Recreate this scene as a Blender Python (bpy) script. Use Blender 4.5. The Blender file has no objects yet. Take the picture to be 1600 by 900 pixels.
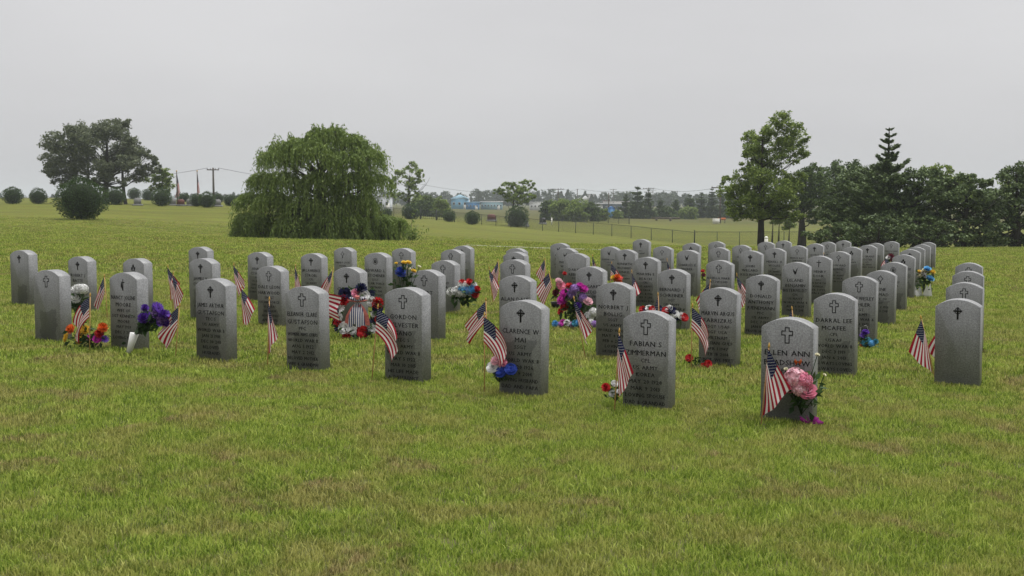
import bpy, math, random
import numpy as np
from mathutils import Vector, Matrix
rad = math.radians
SC = bpy.context.scene
COL = SC.collection

# ------------------------------------------------------------------ camera
F_PX, PITCH, EYE = 1800.0, 0.0747, 1.3554          # focal length in px of a 1600 px wide frame
cam_d = bpy.data.cameras.new('camera')
cam = bpy.data.objects.new('camera', cam_d); COL.objects.link(cam)
cam.location = (0, 0, EYE); cam.rotation_euler = (math.pi / 2 - PITCH, 0, 0)
cam_d.sensor_width = 36; cam_d.lens = 36 * F_PX / 1600
cam_d.clip_start = 0.05; cam_d.clip_end = 6000
cam_d.dof.use_dof = True; cam_d.dof.focus_distance = 9.5; cam_d.dof.aperture_fstop = 9.0
SC.camera = cam

# ------------------------------------------------------------------ world, sun, exposure
SUN_EL, SUN_ROT = rad(76), rad(62)                  # high behind the cloud, to the right
W = bpy.data.worlds.new('World'); SC.world = W; W.use_nodes = True
nt = W.node_tree; nt.nodes.clear()
def wn(t, **k):
    n = nt.nodes.new(t)
    for a, b in k.items(): setattr(n, a, b)
    return n
sky = wn('ShaderNodeTexSky', sky_type='NISHITA', sun_disc=False)
sky.sun_elevation = SUN_EL; sky.sun_rotation = SUN_ROT; sky.air_density = 1; sky.dust_density = 6; sky.ozone_density = 1
hs = wn('ShaderNodeHueSaturation'); hs.inputs['Saturation'].default_value = 0.05
tc = wn('ShaderNodeTexCoord'); mp = wn('ShaderNodeMapping'); mp.inputs['Scale'].default_value = (1.2, 1.2, 4.5)
nz = wn('ShaderNodeTexNoise'); nz.inputs['Scale'].default_value = 1.5; nz.inputs['Detail'].default_value = 5; nz.inputs['Roughness'].default_value = 0.45
cr = wn('ShaderNodeValToRGB')
cr.color_ramp.elements[0].position = 0.3; cr.color_ramp.elements[0].color = (1.99, 1.98, 2.04, 1)
cr.color_ramp.elements[1].position = 0.72; cr.color_ramp.elements[1].color = (2.43, 2.42, 2.47, 1)
mx = wn('ShaderNodeMixRGB'); mx.inputs['Fac'].default_value = 0.93
bg = wn('ShaderNodeBackground'); bg.inputs['Strength'].default_value = 0.1
wo = wn('ShaderNodeOutputWorld')
L = nt.links.new
L(tc.outputs['Generated'], mp.inputs['Vector']); L(mp.outputs['Vector'], nz.inputs['Vector']); L(nz.outputs['Fac'], cr.inputs['Fac'])
L(sky.outputs['Color'], hs.inputs['Color']); L(hs.outputs['Color'], mx.inputs['Color1']); L(cr.outputs['Color'], mx.inputs['Color2'])
L(mx.outputs['Color'], bg.inputs['Color']); L(bg.outputs['Background'], wo.inputs['Surface'])

sun_d = bpy.data.lights.new('sun', 'SUN'); sun = bpy.data.objects.new('sun', sun_d); COL.objects.link(sun)
sun_d.energy = 1.5; sun_d.angle = rad(60); sun_d.color = (1.0, 0.985, 0.96)
sv = Vector((math.sin(SUN_ROT) * math.cos(SUN_EL), math.cos(SUN_ROT) * math.cos(SUN_EL), math.sin(SUN_EL)))
sun.rotation_euler = sv.to_track_quat('Z', 'Y').to_euler()
SC.view_settings.view_transform = 'Standard'; SC.view_settings.look = 'None'
SC.view_settings.gamma = 1; SC.view_settings.use_curve_mapping = False
SC.view_settings.exposure = 1.5
SC.cycles.max_bounces = 6; SC.cycles.volume_bounces = 1; SC.cycles.transparent_max_bounces = 8

# ------------------------------------------------------------------ helpers
RNG = np.random.default_rng(7)
CP, SP = math.cos(PITCH), math.sin(PITCH)

def z_from_y(y, Y):
    k = (450 - y) / F_PX
    return EYE + Y * (k * CP - SP) / (CP + k * SP)
def x_from_px(px, Y, z):
    return (px - 800) / F_PX * (Y * CP - (z - EYE) * SP)
def pxm(Y):                       # metres per photo pixel at depth Y
    return Y / F_PX

# terrain: the lawn falls gently to the right, dips behind the graves, climbs to the left
T_DIR = np.array([-500, 130, 400, 520, 650, 850, 1085, 1300, 2100], float)
T_DEP = np.array([0, 37, 50, 75, 110, 150, 220, 400, 900, 2500], float)
T_Y = {-500: (352, 333, 317, 311, 309, 309, 312, 314), 130: (358, 337, 319.5, 312, 309, 309, 312, 314),
       400: (378, 350, 324, 318, 315, 314, 315, 315.5), 520: (383.5, 360, 336, 331, 328, 323, 318, 316),
       650: (381, 365, 350, 342, 335, 326, 320, 316.5), 850: (384, 378, 367, 357, 341, 329, 321, 317),
       1085: (387, 386, 384, 362, 345, 331, 322, 317), 1300: (388.5, 387, 385, 365, 347, 332, 322, 317),
       2100: (389, 388, 386, 365, 347, 332, 322, 317)}
T_Z = np.zeros((len(T_DIR), len(T_DEP)))
for i, d in enumerate(T_DIR):
    for j, Y in enumerate(T_DEP):
        T_Z[i, j] = -0.0181 * ((d - 800) / F_PX * Y) if j < 2 else z_from_y(T_Y[int(d)][j - 2], Y)
def _sm(t): return t * t * (3 - 2 * t) * 0.35 + t * 0.65
def ground(X, Y):
    X = np.asarray(X, float); Y = np.asarray(Y, float)
    Yc = np.maximum(Y, 1.0)
    d = np.clip(800 + F_PX * X / np.maximum(Yc, 25), -500, 2100); q = np.clip(Yc, 0, 2500)
    i = np.clip(np.searchsorted(T_DIR, d) - 1, 0, len(T_DIR) - 2); j = np.clip(np.searchsorted(T_DEP, q) - 1, 0, len(T_DEP) - 2)
    u = (d - T_DIR[i]) / (T_DIR[i + 1] - T_DIR[i]); v = _sm((q - T_DEP[j]) / (T_DEP[j + 1] - T_DEP[j]))
    far = (T_Z[i, j] * (1 - u) * (1 - v) + T_Z[i + 1, j] * u * (1 - v) + T_Z[i, j + 1] * (1 - u) * v + T_Z[i + 1, j + 1] * u * v)
    near = -0.0181 * np.clip(X, -40, 40)
    w = np.clip((Yc - 30) / 14, 0, 1); w = w * w * (3 - 2 * w)
    bump = 0.012 * np.sin(X * 1.7 + 0.6 * Y) * np.sin(Y * 1.1 - 0.4 * X) + 0.02 * np.sin(X * 0.53 + 1.3) * np.sin(Y * 0.47 + 0.8)
    return near * (1 - w) + far * w + bump
def at(px, Y, dz=0.0):            # point on the ground seen at column px, at depth Y
    z = 0.0
    for _ in range(4):
        x = x_from_px(px, Y, z + dz); z = float(ground(x, Y))
    return Vector((x, Y, z))
def depth_for(px, y, h):          # depth where something h above the ground shows at row y
    lo, hi = 3.0, 60.0
    for _ in range(40):
        m = 0.5 * (lo + hi); p = at(px, m, h)
        zz = p.z + h - EYE; yy = 450 - F_PX * (zz * CP + m * SP) / (m * CP - zz * SP)
        if yy > y: lo = m
        else: hi = m
    return 0.5 * (lo + hi)
def unproj(px, y, Y):
    z = z_from_y(y, Y); return Vector((x_from_px(px, Y, z), Y, z))

def mesh_np(name, verts, faces, mat=None, uv=None, rnd=None, smooth=False, mats=None, mi=None):
    """verts (n,3); faces: list of arrays (m,k)"""
    me = bpy.data.meshes.new(name)
    verts = np.asarray(verts, np.float32)
    if not isinstance(faces, (list, tuple)): faces = [faces]
    faces = [np.asarray(f, np.int32) for f in faces if len(f)]
    me.vertices.add(len(verts)); me.vertices.foreach_set('co', verts.ravel())
    nl = sum(f.size for f in faces); nf = sum(len(f) for f in faces)
    me.loops.add(nl); me.polygons.add(nf)
    me.loops.foreach_set('vertex_index', np.concatenate([f.ravel() for f in faces]))
    tot = np.concatenate([np.full(len(f), f.shape[1], np.int32) for f in faces])
    st = np.concatenate([[0], np.cumsum(tot)[:-1]]).astype(np.int32)
    me.polygons.foreach_set('loop_start', st); me.polygons.foreach_set('loop_total', tot)
    if smooth: me.polygons.foreach_set('use_smooth', np.ones(nf, bool))
    if rnd is not None:
        a = me.attributes.new('rnd', 'FLOAT', 'FACE'); a.data.foreach_set('value', np.asarray(rnd, np.float32))
    if mats:
        for m in mats: me.materials.append(m)
        me.polygons.foreach_set('material_index', np.asarray(mi, np.int32))
    elif mat: me.materials.append(mat)
    me.update(calc_edges=True)
    if uv is not None:
        ul = me.uv_layers.new(name='UVMap')
        idx = np.zeros(nl, np.int32); me.loops.foreach_get('vertex_index', idx)
        ul.data.foreach_set('uv', np.asarray(uv, np.float32)[idx].ravel())
    return me
def obj(name, me, parent=None, loc=(0, 0, 0), rot=(0, 0, 0)):
    o = bpy.data.objects.new(name, me); COL.objects.link(o)
    o.location = loc; o.rotation_euler = rot
    if parent is not None: o.parent = parent
    return o
def tag(o, label=None, cat=None, group=None, kind=None):
    if label: o['label'] = label
    if cat: o['category'] = cat
    if group: o['group'] = group
    if kind: o['kind'] = kind
    return o
def thing(name, loc, label, cat, group=None, rz=0.0):
    o = bpy.data.objects.new(name, None); COL.objects.link(o); o.empty_display_size = 0.2
    o.location = loc; o.rotation_euler = (0, 0, rz)
    return tag(o, label, cat, group)

class MB:                                           # small polygon collector
    def __init__(s): s.v = []; s.f = {}; s.n = 0
    def add(s, v, f):
        v = np.asarray(v, float); s.v.append(v)
        for q in f: s.f.setdefault(len(q), []).append([i + s.n for i in q])
        s.n += len(v); return s
    def box(s, c, d, rz=0.0, bev=0.0):
        c = np.asarray(c, float); d = np.asarray(d, float) / 2
        v = np.array([(x, y, z) for z in (-1, 1) for x, y in ((-1, -1), (1, -1), (1, 1), (-1, 1))], float) * d
        if rz: co, si = math.cos(rz), math.sin(rz); v = np.stack([v[:, 0] * co - v[:, 1] * si, v[:, 0] * si + v[:, 1] * co, v[:, 2]], 1)
        return s.add(v + c, [(3, 2, 1, 0), (4, 5, 6, 7), (0, 1, 5, 4), (1, 2, 6, 5), (2, 3, 7, 6), (3, 0, 4, 7)])
    def tube(s, pts, radii, n=6, caps=True):
        pts = np.asarray(pts, float); m = len(pts); radii = np.broadcast_to(np.asarray(radii, float), (m,))
        t = np.gradient(pts, axis=0); t /= np.linalg.norm(t, axis=1)[:, None] + 1e-9
        ref = np.array([0, 0, 1.0]) if abs(t[0][2]) < 0.9 else np.array([1.0, 0, 0])
        a = np.cross(t, ref); a /= np.linalg.norm(a, axis=1)[:, None] + 1e-9; b = np.cross(t, a)
        an = np.arange(n) * 2 * math.pi / n
        ring = a[:, None, :] * np.cos(an)[None, :, None] + b[:, None, :] * np.sin(an)[None, :, None]
        v = (pts[:, None, :] + ring * radii[:, None, None]).reshape(-1, 3)
        f = [(i * n + k, i * n + (k + 1) % n, (i + 1) * n + (k + 1) % n, (i + 1) * n + k) for i in range(m - 1) for k in range(n)]
        if caps: f += [tuple(range(n))[::-1], tuple((m - 1) * n + k for k in range(n))]
        return s.add(v, f)
    def ball(s, c, r, nu=10, nv=7):
        r = np.broadcast_to(np.asarray(r, float), (3,)); v = [(0, 0, -1)]
        for j in range(1, nv):
            p = -math.pi / 2 + math.pi * j / nv
            v += [(math.cos(p) * math.cos(2 * math.pi * i / nu), math.cos(p) * math.sin(2 * math.pi * i / nu), math.sin(p)) for i in range(nu)]
        v.append((0, 0, 1)); f = [(0, 1 + (i + 1) % nu, 1 + i) for i in range(nu)]
        for j in range(nv - 2):
            f += [(1 + j * nu + i, 1 + j * nu + (i + 1) % nu, 1 + (j + 1) * nu + (i + 1) % nu, 1 + (j + 1) * nu + i) for i in range(nu)]
        b = 1 + (nv - 2) * nu; f += [(b + i, b + (i + 1) % nu, b + nu) for i in range(nu)]
        return s.add(np.array(v) * r + np.asarray(c, float), f)
    def prism(s, poly, y0, y1):                     # outline in x,z extruded along y
        n = len(poly); v = [(x, y0, z) for x, z in poly] + [(x, y1, z) for x, z in poly]
        return s.add(v, [tuple(range(n)), tuple(range(2 * n - 1, n - 1, -1))] + [(i, i + n, (i + 1) % n + n, (i + 1) % n) for i in range(n)])
    def build(s, name, mat, smooth=False):
        return mesh_np(name, np.concatenate(s.v), [np.array(f) for f in s.f.values()], mat, smooth=smooth)
    def obj(s, name, mat, parent=None, smooth=False, loc=(0, 0, 0)):
        return obj(name, s.build(name, mat, smooth), parent, loc)

# ------------------------------------------------------------------ materials
class NT:
    def __init__(s, name):
        s.m = bpy.data.materials.new(name); s.m.use_nodes = True; s.t = s.m.node_tree
        s.b = s.t.nodes['Principled BSDF']; s.b.inputs['Roughness'].default_value = 0.8; s.out = s.t.nodes['Material Output']
        s.b.inputs['Specular IOR Level'].default_value = 0.25
    def n(s, t, **k):
        x = s.t.nodes.new(t)
        for a, b in k.items(): setattr(x, a, b)
        return x
    def l(s, a, b): s.t.links.new(a, b)
    def val(s, x, sock):
        if isinstance(x, (int, float)): sock.default_value = x
        elif isinstance(x, tuple): sock.default_value = (*x, 1) if len(x) == 3 else x
        else: s.l(x, sock)
    def math(s, op, a, b=0.0, c=0.0):
        x = s.n('ShaderNodeMath', operation=op)
        s.val(a, x.inputs[0]); s.val(b, x.inputs[1]); s.val(c, x.inputs[2]); return x.outputs[0]
    def mix(s, f, a, b, mode='MIX'):
        x = s.n('ShaderNodeMixRGB', blend_type=mode); s.val(f, x.inputs[0]); s.val(a, x.inputs[1]); s.val(b, x.inputs[2]); return x.outputs[0]
    def noise(s, scale, detail=3, rough=0.5, vec=None, out='Fac', dist=0.0):
        x = s.n('ShaderNodeTexNoise'); x.inputs['Scale'].default_value = scale; x.inputs['Detail'].default_value = detail
        x.inputs['Roughness'].default_value = rough; x.inputs['Distortion'].default_value = dist
        if vec is not None: s.l(vec, x.inputs['Vector'])
        return x.outputs[out]
    def ramp(s, f, stops):
        x = s.n('ShaderNodeValToRGB'); e = x.color_ramp.elements
        while len(e) < len(stops): e.new(0.5)
        for i, (p, c) in enumerate(stops): e[i].position = p; e[i].color = (*c, 1) if isinstance(c, tuple) else (c, c, c, 1)
        s.l(f, x.inputs[0]); return x.outputs[0]
    def pos(s): return s.n('ShaderNodeNewGeometry').outputs['Position']
    def objc(s): return s.n('ShaderNodeTexCoord').outputs['Object']
    def rand(s): return s.n('ShaderNodeObjectInfo').outputs['Random']
    def attr(s, a): x = s.n('ShaderNodeAttribute'); x.attribute_name = a; return x.outputs['Fac']
    def col(s, c): s.val(c, s.b.inputs['Base Color'])
    def bump(s, h, strength=0.3, dist=0.01):
        x = s.n('ShaderNodeBump'); x.inputs['Strength'].default_value = strength; x.inputs['Distance'].default_value = dist
        s.l(h, x.inputs['Height']); s.l(x.outputs[0], s.b.inputs['Normal'])
def plain(name, c, rough=0.7, metal=0.0, var=0.12, scale=6.0):
    n = NT(name); f = n.noise(scale, 4, vec=n.objc())
    lo = tuple(v * (1 - var) for v in c); hi = tuple(min(1, v * (1 + var)) for v in c)
    n.col(n.ramp(f, [(0.3, lo), (0.7, hi)])); n.b.inputs['Roughness'].default_value = rough; n.b.inputs['Metallic'].default_value = metal
    return n.m
def leafmat(name, stops, transl=0.3, rough=0.6):
    n = NT(name); f = n.math('ADD', n.math('MULTIPLY', n.attr('rnd'), 0.75), n.math('MULTIPLY', n.noise(0.9, 3, vec=n.objc()), 0.3))
    c = n.ramp(f, stops); n.col(c); n.b.inputs['Roughness'].default_value = rough
    t = n.n('ShaderNodeBsdfTranslucent'); n.l(c, t.inputs['Color'])
    m = n.n('ShaderNodeMixShader'); m.inputs[0].default_value = transl
    n.l(n.b.outputs[0], m.inputs[1]); n.l(t.outputs[0], m.inputs[2]); n.l(m.outputs[0], n.out.inputs['Surface'])
    return n.m

def lawn_color(n, p, fine):
    big = n.noise(0.22, 4, 0.55, p); mid = n.noise(1.9, 6, 0.66, p); pat = n.noise(2.3, 6, 0.64, p, dist=0.8)
    g = n.ramp(fine, [(0.25, (0.085, 0.15, 0.014)), (0.5, (0.262, 0.362, 0.046)), (0.75, (0.51, 0.59, 0.125))])
    y = n.ramp(fine, [(0.25, (0.16, 0.16, 0.036)), (0.75, (0.56, 0.51, 0.18))])
    c = n.mix(n.ramp(mid, [(0.45, 0.0), (0.59, 0.85)]), g, y)
    c = n.mix(n.ramp(big, [(0.4, 0.0), (0.65, 0.5)]), c, n.mix(0.5, g, (0.31, 0.375, 0.06)))
    dry = n.ramp(fine, [(0.25, (0.12, 0.085, 0.04)), (0.75, (0.54, 0.42, 0.21))])
    return n.mix(n.ramp(pat, [(0.555, 0.0), (0.685, 0.88)]), c, dry)

n = NT('lawn_ground'); p = n.pos()
fine = n.noise(60, 3, 0.7, p); blur = n.noise(9, 4, 0.65, p)
c = lawn_color(n, p, n.math('ADD', n.math('MULTIPLY', fine, 0.55), n.math('MULTIPLY', blur, 0.45)))
sp = n.n('ShaderNodeSeparateXYZ'); n.l(p, sp.inputs[0])
# mown hay and rough pasture further out
fm = n.n('ShaderNodeMapRange'); n.l(sp.outputs['Y'], fm.inputs[0]); fm.inputs[1].default_value = 150; fm.inputs[2].default_value = 230
past = n.ramp(n.noise(0.045, 4, 0.6, p), [(0.32, (0.13, 0.175, 0.045)), (0.52, (0.19, 0.20, 0.07)), (0.72, (0.26, 0.22, 0.11))])
c = n.mix(fm.outputs[0], c, past)
near = n.n('ShaderNodeMapRange'); n.l(sp.outputs['Y'], near.inputs[0]); near.inputs[1].default_value = 14; near.inputs[2].default_value = 26
soil = n.ramp(fine, [(0.3, (0.085, 0.085, 0.03)), (0.7, (0.15, 0.155, 0.05))])
c = n.mix(near.outputs[0], soil, n.mix(1.0, c, (0.40, 0.37, 0.15), 'MULTIPLY'))
streak = n.n('ShaderNodeMapping'); streak.inputs['Scale'].default_value = (0.03, 0.4, 1); n.l(p, streak.inputs[0])
sk = n.noise(1.0, 4, 0.6, streak.outputs[0])
c = n.mix(0.9, c, n.ramp(sk, [(0.3, 0.66), (0.7, 1.08)]), 'MULTIPLY')
st2 = n.n('ShaderNodeMapping'); st2.inputs['Scale'].default_value = (0.16, 0.75, 1); n.l(p, st2.inputs[0])
c = n.mix(n.math('MULTIPLY', near.outputs[0], 0.85), c, n.ramp(n.noise(1.0, 5, 0.7, st2.outputs[0]), [(0.32, 0.6), (0.5, 0.97), (0.7, 1.2)]), 'MULTIPLY')
n.col(c); n.b.inputs['Roughness'].default_value = 0.95; n.bump(n.math('ADD', fine, blur), 0.6, 0.03)
M_LAWN = n.m

def grassmat(name):
    n = NT(name); p = n.pos()
    f = n.math('ADD', n.math('MULTIPLY', n.attr('rnd'), 0.55), n.math('MULTIPLY', n.rand(), 0.45))
    c = lawn_color(n, p, f); n.col(c); n.b.inputs['Roughness'].default_value = 0.55
    t = n.n('ShaderNodeBsdfTranslucent'); n.l(c, t.inputs['Color'])
    m = n.n('ShaderNodeMixShader'); m.inputs[0].default_value = 0.35
    n.l(n.b.outputs[0], m.inputs[1]); n.l(t.outputs[0], m.inputs[2]); n.l(m.outputs[0], n.out.inputs['Surface'])
    return n.m
M_GRASS = grassmat('grass_blades')

n = NT('granite'); oc = n.objc(); rn = n.rand()
ov = n.n('ShaderNodeVectorMath', operation='ADD'); n.l(oc, ov.inputs[0])
cb = n.n('ShaderNodeCombineXYZ'); n.l(n.math('MULTIPLY', rn, 37.0), cb.inputs[0]); n.l(n.math('MULTIPLY', rn, 19.0), cb.inputs[2]); n.l(cb.outputs[0], ov.inputs[1])
v = ov.outputs[0]
spk = n.ramp(n.noise(95, 3, 0.85, v), [(0.30, (0.10, 0.101, 0.104)), (0.5, (0.21, 0.213, 0.216)), (0.70, (0.34, 0.342, 0.343))])
cl = n.ramp(n.noise(9, 5, 0.6, v), [(0.3, 0.86), (0.7, 1.08)])
c = n.mix(1.0, spk, cl, 'MULTIPLY')
sx = n.n('ShaderNodeSeparateXYZ'); n.l(oc, sx.inputs[0])
# rain stain: a dark tongue in the lower middle of the polished front
xx = n.math('ABSOLUTE', n.math('ADD', sx.outputs['X'], n.math('MULTIPLY', n.math('SUBTRACT', rn, 0.5), 0.09)))
wv = n.math('MULTIPLY', n.math('SUBTRACT', n.noise(7, 4, 0.55, v), 0.5), 0.16)
inx = n.math('LESS_THAN', n.math('ADD', xx, wv), n.math('ADD', 0.075, n.math('MULTIPLY', rn, 0.07)))
inz = n.math('LESS_THAN', n.math('ADD', sx.outputs['Z'], wv), n.math('ADD', 0.22, n.math('MULTIPLY', rn, 0.2)))
front = n.math('LESS_THAN', sx.outputs['Y'], 0.004)
has = n.math('GREATER_THAN', n.math('FRACT', n.math('MULTIPLY', rn, 7.31)), 0.25)
st = n.math('MULTIPLY', n.math('MULTIPLY', inx, inz), n.math('MULTIPLY', front, has))
c = n.mix(n.math('MULTIPLY', st, 0.48), c, (0.055, 0.056, 0.060))
drip = n.n('ShaderNodeMapping'); drip.inputs['Scale'].default_value = (28, 28, 1.6); n.l(v, drip.inputs[0])
c = n.mix(n.math('MULTIPLY', front, 0.4), c, n.ramp(n.noise(1.0, 4, 0.6, drip.outputs[0]), [(0.35, 0.72), (0.65, 1.0)]), 'MULTIPLY')
nrm = n.n('ShaderNodeSeparateXYZ'); n.l(n.n('ShaderNodeNewGeometry').outputs['True Normal'], nrm.inputs[0])
n.col(c); n.b.inputs['Roughness'].default_value = 0.42; n.b.inputs['Specular IOR Level'].default_value = 0.5; n.bump(n.noise(260, 2, 0.7, v), 0.25, 0.002)
M_GRANITE = n.m
M_INK = plain('engraving_black', (0.008, 0.008, 0.009), 0.7, var=0.3, scale=30)
M_WOOD = plain('dowel_wood', (0.46, 0.27, 0.11), 0.6, var=0.2, scale=40)
M_GOLD = plain('gold_tip', (0.45, 0.27, 0.06), 0.4, var=0.1)

n = NT('flag_cloth'); uvn = n.n('ShaderNodeUVMap'); s = n.n('ShaderNodeSeparateXYZ'); n.l(uvn.outputs[0], s.inputs[0])
u, v = s.outputs['X'], s.outputs['Y']
red = n.math('LESS_THAN', n.math('MODULO', n.math('FLOOR', n.math('MULTIPLY', v, 12.999)), 2.0), 0.5)
c = n.mix(red, (0.76, 0.71, 0.69), (0.36, 0.008, 0.03))
can = n.math('MULTIPLY', n.math('LESS_THAN', u, 0.41), n.math('GREATER_THAN', v, 6 / 13))
gx = n.math('MULTIPLY', u, 12 / 0.41); gy = n.math('MULTIPLY', n.math('SUBTRACT', v, 6 / 13), 10 * 13 / 7)
rx, ry = n.math('ROUND', gx), n.math('ROUND', gy)
dx, dy = n.math('SUBTRACT', gx, rx), n.math('MULTIPLY', n.math('SUBTRACT', gy, ry), 0.8)
dd = n.math('ADD', n.math('MULTIPLY', dx, dx), n.math('MULTIPLY', dy, dy))
star = n.math('MULTIPLY', n.math('LESS_THAN', dd, 0.055), n.math('LESS_THAN', n.math('MODULO', n.math('ADD', rx, ry), 2.0), 0.5))
star = n.math('MULTIPLY', star, n.math('MULTIPLY', n.math('GREATER_THAN', rx, 0.5), n.math('LESS_THAN', rx, 11.5)))
star = n.math('MULTIPLY', star, n.math('MULTIPLY', n.math('GREATER_THAN', ry, 0.5), n.math('LESS_THAN', ry, 9.5)))
c = n.mix(can, c, n.mix(star, (0.008, 0.011, 0.055), (0.6, 0.6, 0.62)))
n.col(c); n.b.inputs['Roughness'].default_value = 0.75
t = n.n('ShaderNodeBsdfTranslucent'); n.l(c, t.inputs['Color']); m = n.n('ShaderNodeMixShader'); m.inputs[0].default_value = 0.12
n.l(n.b.outputs[0], m.inputs[1]); n.l(t.outputs[0], m.inputs[2]); n.l(m.outputs[0], n.out.inputs['Surface'])
M_FLAG = n.m

PETAL = {'red': (0.50, 0.015, 0.02), 'white': (0.78, 0.78, 0.76), 'blue': (0.035, 0.075, 0.42), 'navy': (0.016, 0.018, 0.07),
         'lightblue': (0.20, 0.38, 0.72), 'pink': (0.86, 0.28, 0.40), 'palepink': (0.88, 0.50, 0.56), 'magenta': (0.58, 0.04, 0.42),
         'purple': (0.09, 0.025, 0.30), 'lilac': (0.32, 0.18, 0.48), 'yellow': (0.72, 0.48, 0.05), 'orange': (0.72, 0.14, 0.02),
         'teal': (0.06, 0.27, 0.36), 'skyblue': (0.12, 0.40, 0.70), 'maroon': (0.14, 0.01, 0.03), 'cream': (0.75, 0.70, 0.5)}
_pm = {}
def petal_mat(k):
    if k not in _pm:
        c = PETAL[k]; _pm[k] = leafmat('petal_' + k, [(0.15, tuple(x * 0.5 for x in c)), (0.5, c), (0.85, tuple(min(0.86, x * 1.25 + 0.03) for x in c))], 0.25, 0.65)
    return _pm[k]
M_STEM = leafmat('flower_leaf', [(0.2, (0.018, 0.042, 0.012)), (0.8, (0.055, 0.11, 0.03))], 0.2)
M_BARK = plain('bark', (0.032, 0.026, 0.021), 0.95, var=0.4, scale=3)
M_BARKG = plain('bark_grey', (0.085, 0.075, 0.062), 0.95, var=0.35, scale=3)

# ------------------------------------------------------------------ ground
def axis(lo, hi, d0, g, start):
    out = [start]; d = d0
    while out[-1] < hi: out.append(out[-1] + d); d *= g
    dn = [start]; d = d0
    while dn[-1] > lo: dn.append(dn[-1] - d); d *= g
    return np.array(dn[:0:-1] + out)
gx_ = axis(-1400, 1400, 0.35, 1.035, 0.0); gy_ = axis(-60, 2400, 0.35, 1.022, 3.0)
GX, GY = np.meshgrid(gx_, gy_); GZ = ground(GX, GY)
nx_, ny_ = len(gx_), len(gy_)
ii = np.arange(nx_ * ny_).reshape(ny_, nx_)
gf = np.stack([ii[:-1, :-1].ravel(), ii[:-1, 1:].ravel(), ii[1:, 1:].ravel(), ii[1:, :-1].ravel()], 1)
tag(obj('lawn', mesh_np('lawn', np.stack([GX.ravel(), GY.ravel(), GZ.ravel()], 1), gf, M_LAWN, smooth=True)), kind='structure')

# ------------------------------------------------------------------ grass (uncountable: one object)
def clump(name, nb, h, w, spread, seed, lean=0.6):
    r = np.random.default_rng(seed)
    b = r.normal(0, spread, (nb, 2)); ang = r.uniform(0, 2 * math.pi, nb); ln = r.uniform(0.15, 1.0, nb) * lean
    hh = h * r.uniform(0.5, 1.15, nb); ww = w * r.uniform(0.7, 1.3, nb); ta = r.uniform(0, 2 * math.pi, nb)
    d = np.stack([np.cos(ang), np.sin(ang)], 1); s_ = np.stack([np.cos(ta), np.sin(ta)], 1) * ww[:, None] / 2
    z0 = np.full(nb, -0.01)
    def P(xy, z): return np.concatenate([xy, z[:, None]], 1)
    m = b + d * (ln * hh * 0.3)[:, None]; e = b + d * (ln * hh * 1.0)[:, None]
    zt = hh * np.sqrt(np.clip(1 - 0.55 * ln * ln, 0.1, 1))
    V = np.stack([P(b - s_, z0), P(b + s_, z0), P(m + s_ * 0.8, zt * 0.62), P(m - s_ * 0.8, zt * 0.62), P(e, zt)], 1).reshape(-1, 3)
    k = np.arange(nb)[:, None] * 5
    rn = r.uniform(0, 1, nb)
    return mesh_np(name, V, [k + np.array([[0, 1, 2, 3]]), k + np.array([[3, 2, 4]])], M_GRASS, rnd=np.concatenate([rn, rn]))
def grass_layer(name, label, dep, density, protos, seed, xpad):
    # emitter patch follows the lawn between two depths
    ds = np.linspace(dep[0], dep[1], 46); us = np.linspace(-(0.5 + xpad), 0.5 + xpad, 40)
    X = ds[:, None] * us[None, :] * 1600 / F_PX; Y = np.repeat(ds[:, None], 40, 1); Z = ground(X, Y)
    i2 = np.arange(46 * 40).reshape(46, 40)
    f = np.stack([i2[:-1, :-1].ravel(), i2[:-1, 1:].ravel(), i2[1:, 1:].ravel(), i2[1:, :-1].ravel()], 1)
    me = mesh_np(name, np.stack([X.ravel(), Y.ravel(), Z.ravel()], 1), f, M_GRASS)
    a = me.attributes.new('dens', 'FLOAT', 'POINT'); a.data.foreach_set('value', np.asarray(density(Y.ravel()), np.float32))
    o = obj(name, me); tag(o, label, 'grass', None, 'stuff')
    pc = bpy.data.collections.new(name + '_tufts')
    for i, pm in enumerate(protos): pc.objects.link(bpy.data.objects.new('grass_tuft', pm))
    g = bpy.data.node_groups.new(name + '_scatter', 'GeometryNodeTree')
    g.interface.new_socket('Geometry', in_out='INPUT', socket_type='NodeSocketGeometry'); g.interface.new_socket('Geometry', in_out='OUTPUT', socket_type='NodeSocketGeometry')
    N = g.nodes.new; K = g.links.new
    gi, go = N('NodeGroupInput'), N('NodeGroupOutput')
    dp = N('GeometryNodeDistributePointsOnFaces'); na = N('GeometryNodeInputNamedAttribute'); na.data_type = 'FLOAT'; na.inputs['Name'].default_value = 'dens'
    dp.inputs['Seed'].default_value = seed
    ci = N('GeometryNodeCollectionInfo'); ci.inputs['Collection'].default_value = pc; ci.inputs['Separate Children'].default_value = True; ci.inputs['Reset Children'].default_value = True
    ip = N('GeometryNodeInstanceOnPoints'); ip.inputs['Pick Instance'].default_value = True
    rv = N('FunctionNodeRandomValue'); rv.data_type = 'FLOAT_VECTOR'; rv.inputs[0].default_value = (-0.12, -0.12, 0); rv.inputs[1].default_value = (0.12, 0.12, 6.283)
    rs = N('FunctionNodeRandomValue'); rs.data_type = 'FLOAT'; rs.inputs[2].default_value = 0.6; rs.inputs[3].default_value = 1.25
    K(gi.outputs[0], dp.inputs['Mesh']); K(na.outputs['Attribute'], dp.inputs['Density']); K(dp.outputs['Points'], ip.inputs['Points'])
    K(ci.outputs[0], ip.inputs['Instance']); K(rv.outputs[0], ip.inputs['Rotation']); K(rs.outputs[1], ip.inputs['Scale']); K(ip.outputs[0], go.inputs[0])
    md = o.modifiers.new('scatter', 'NODES'); md.node_group = g
    return o
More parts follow.
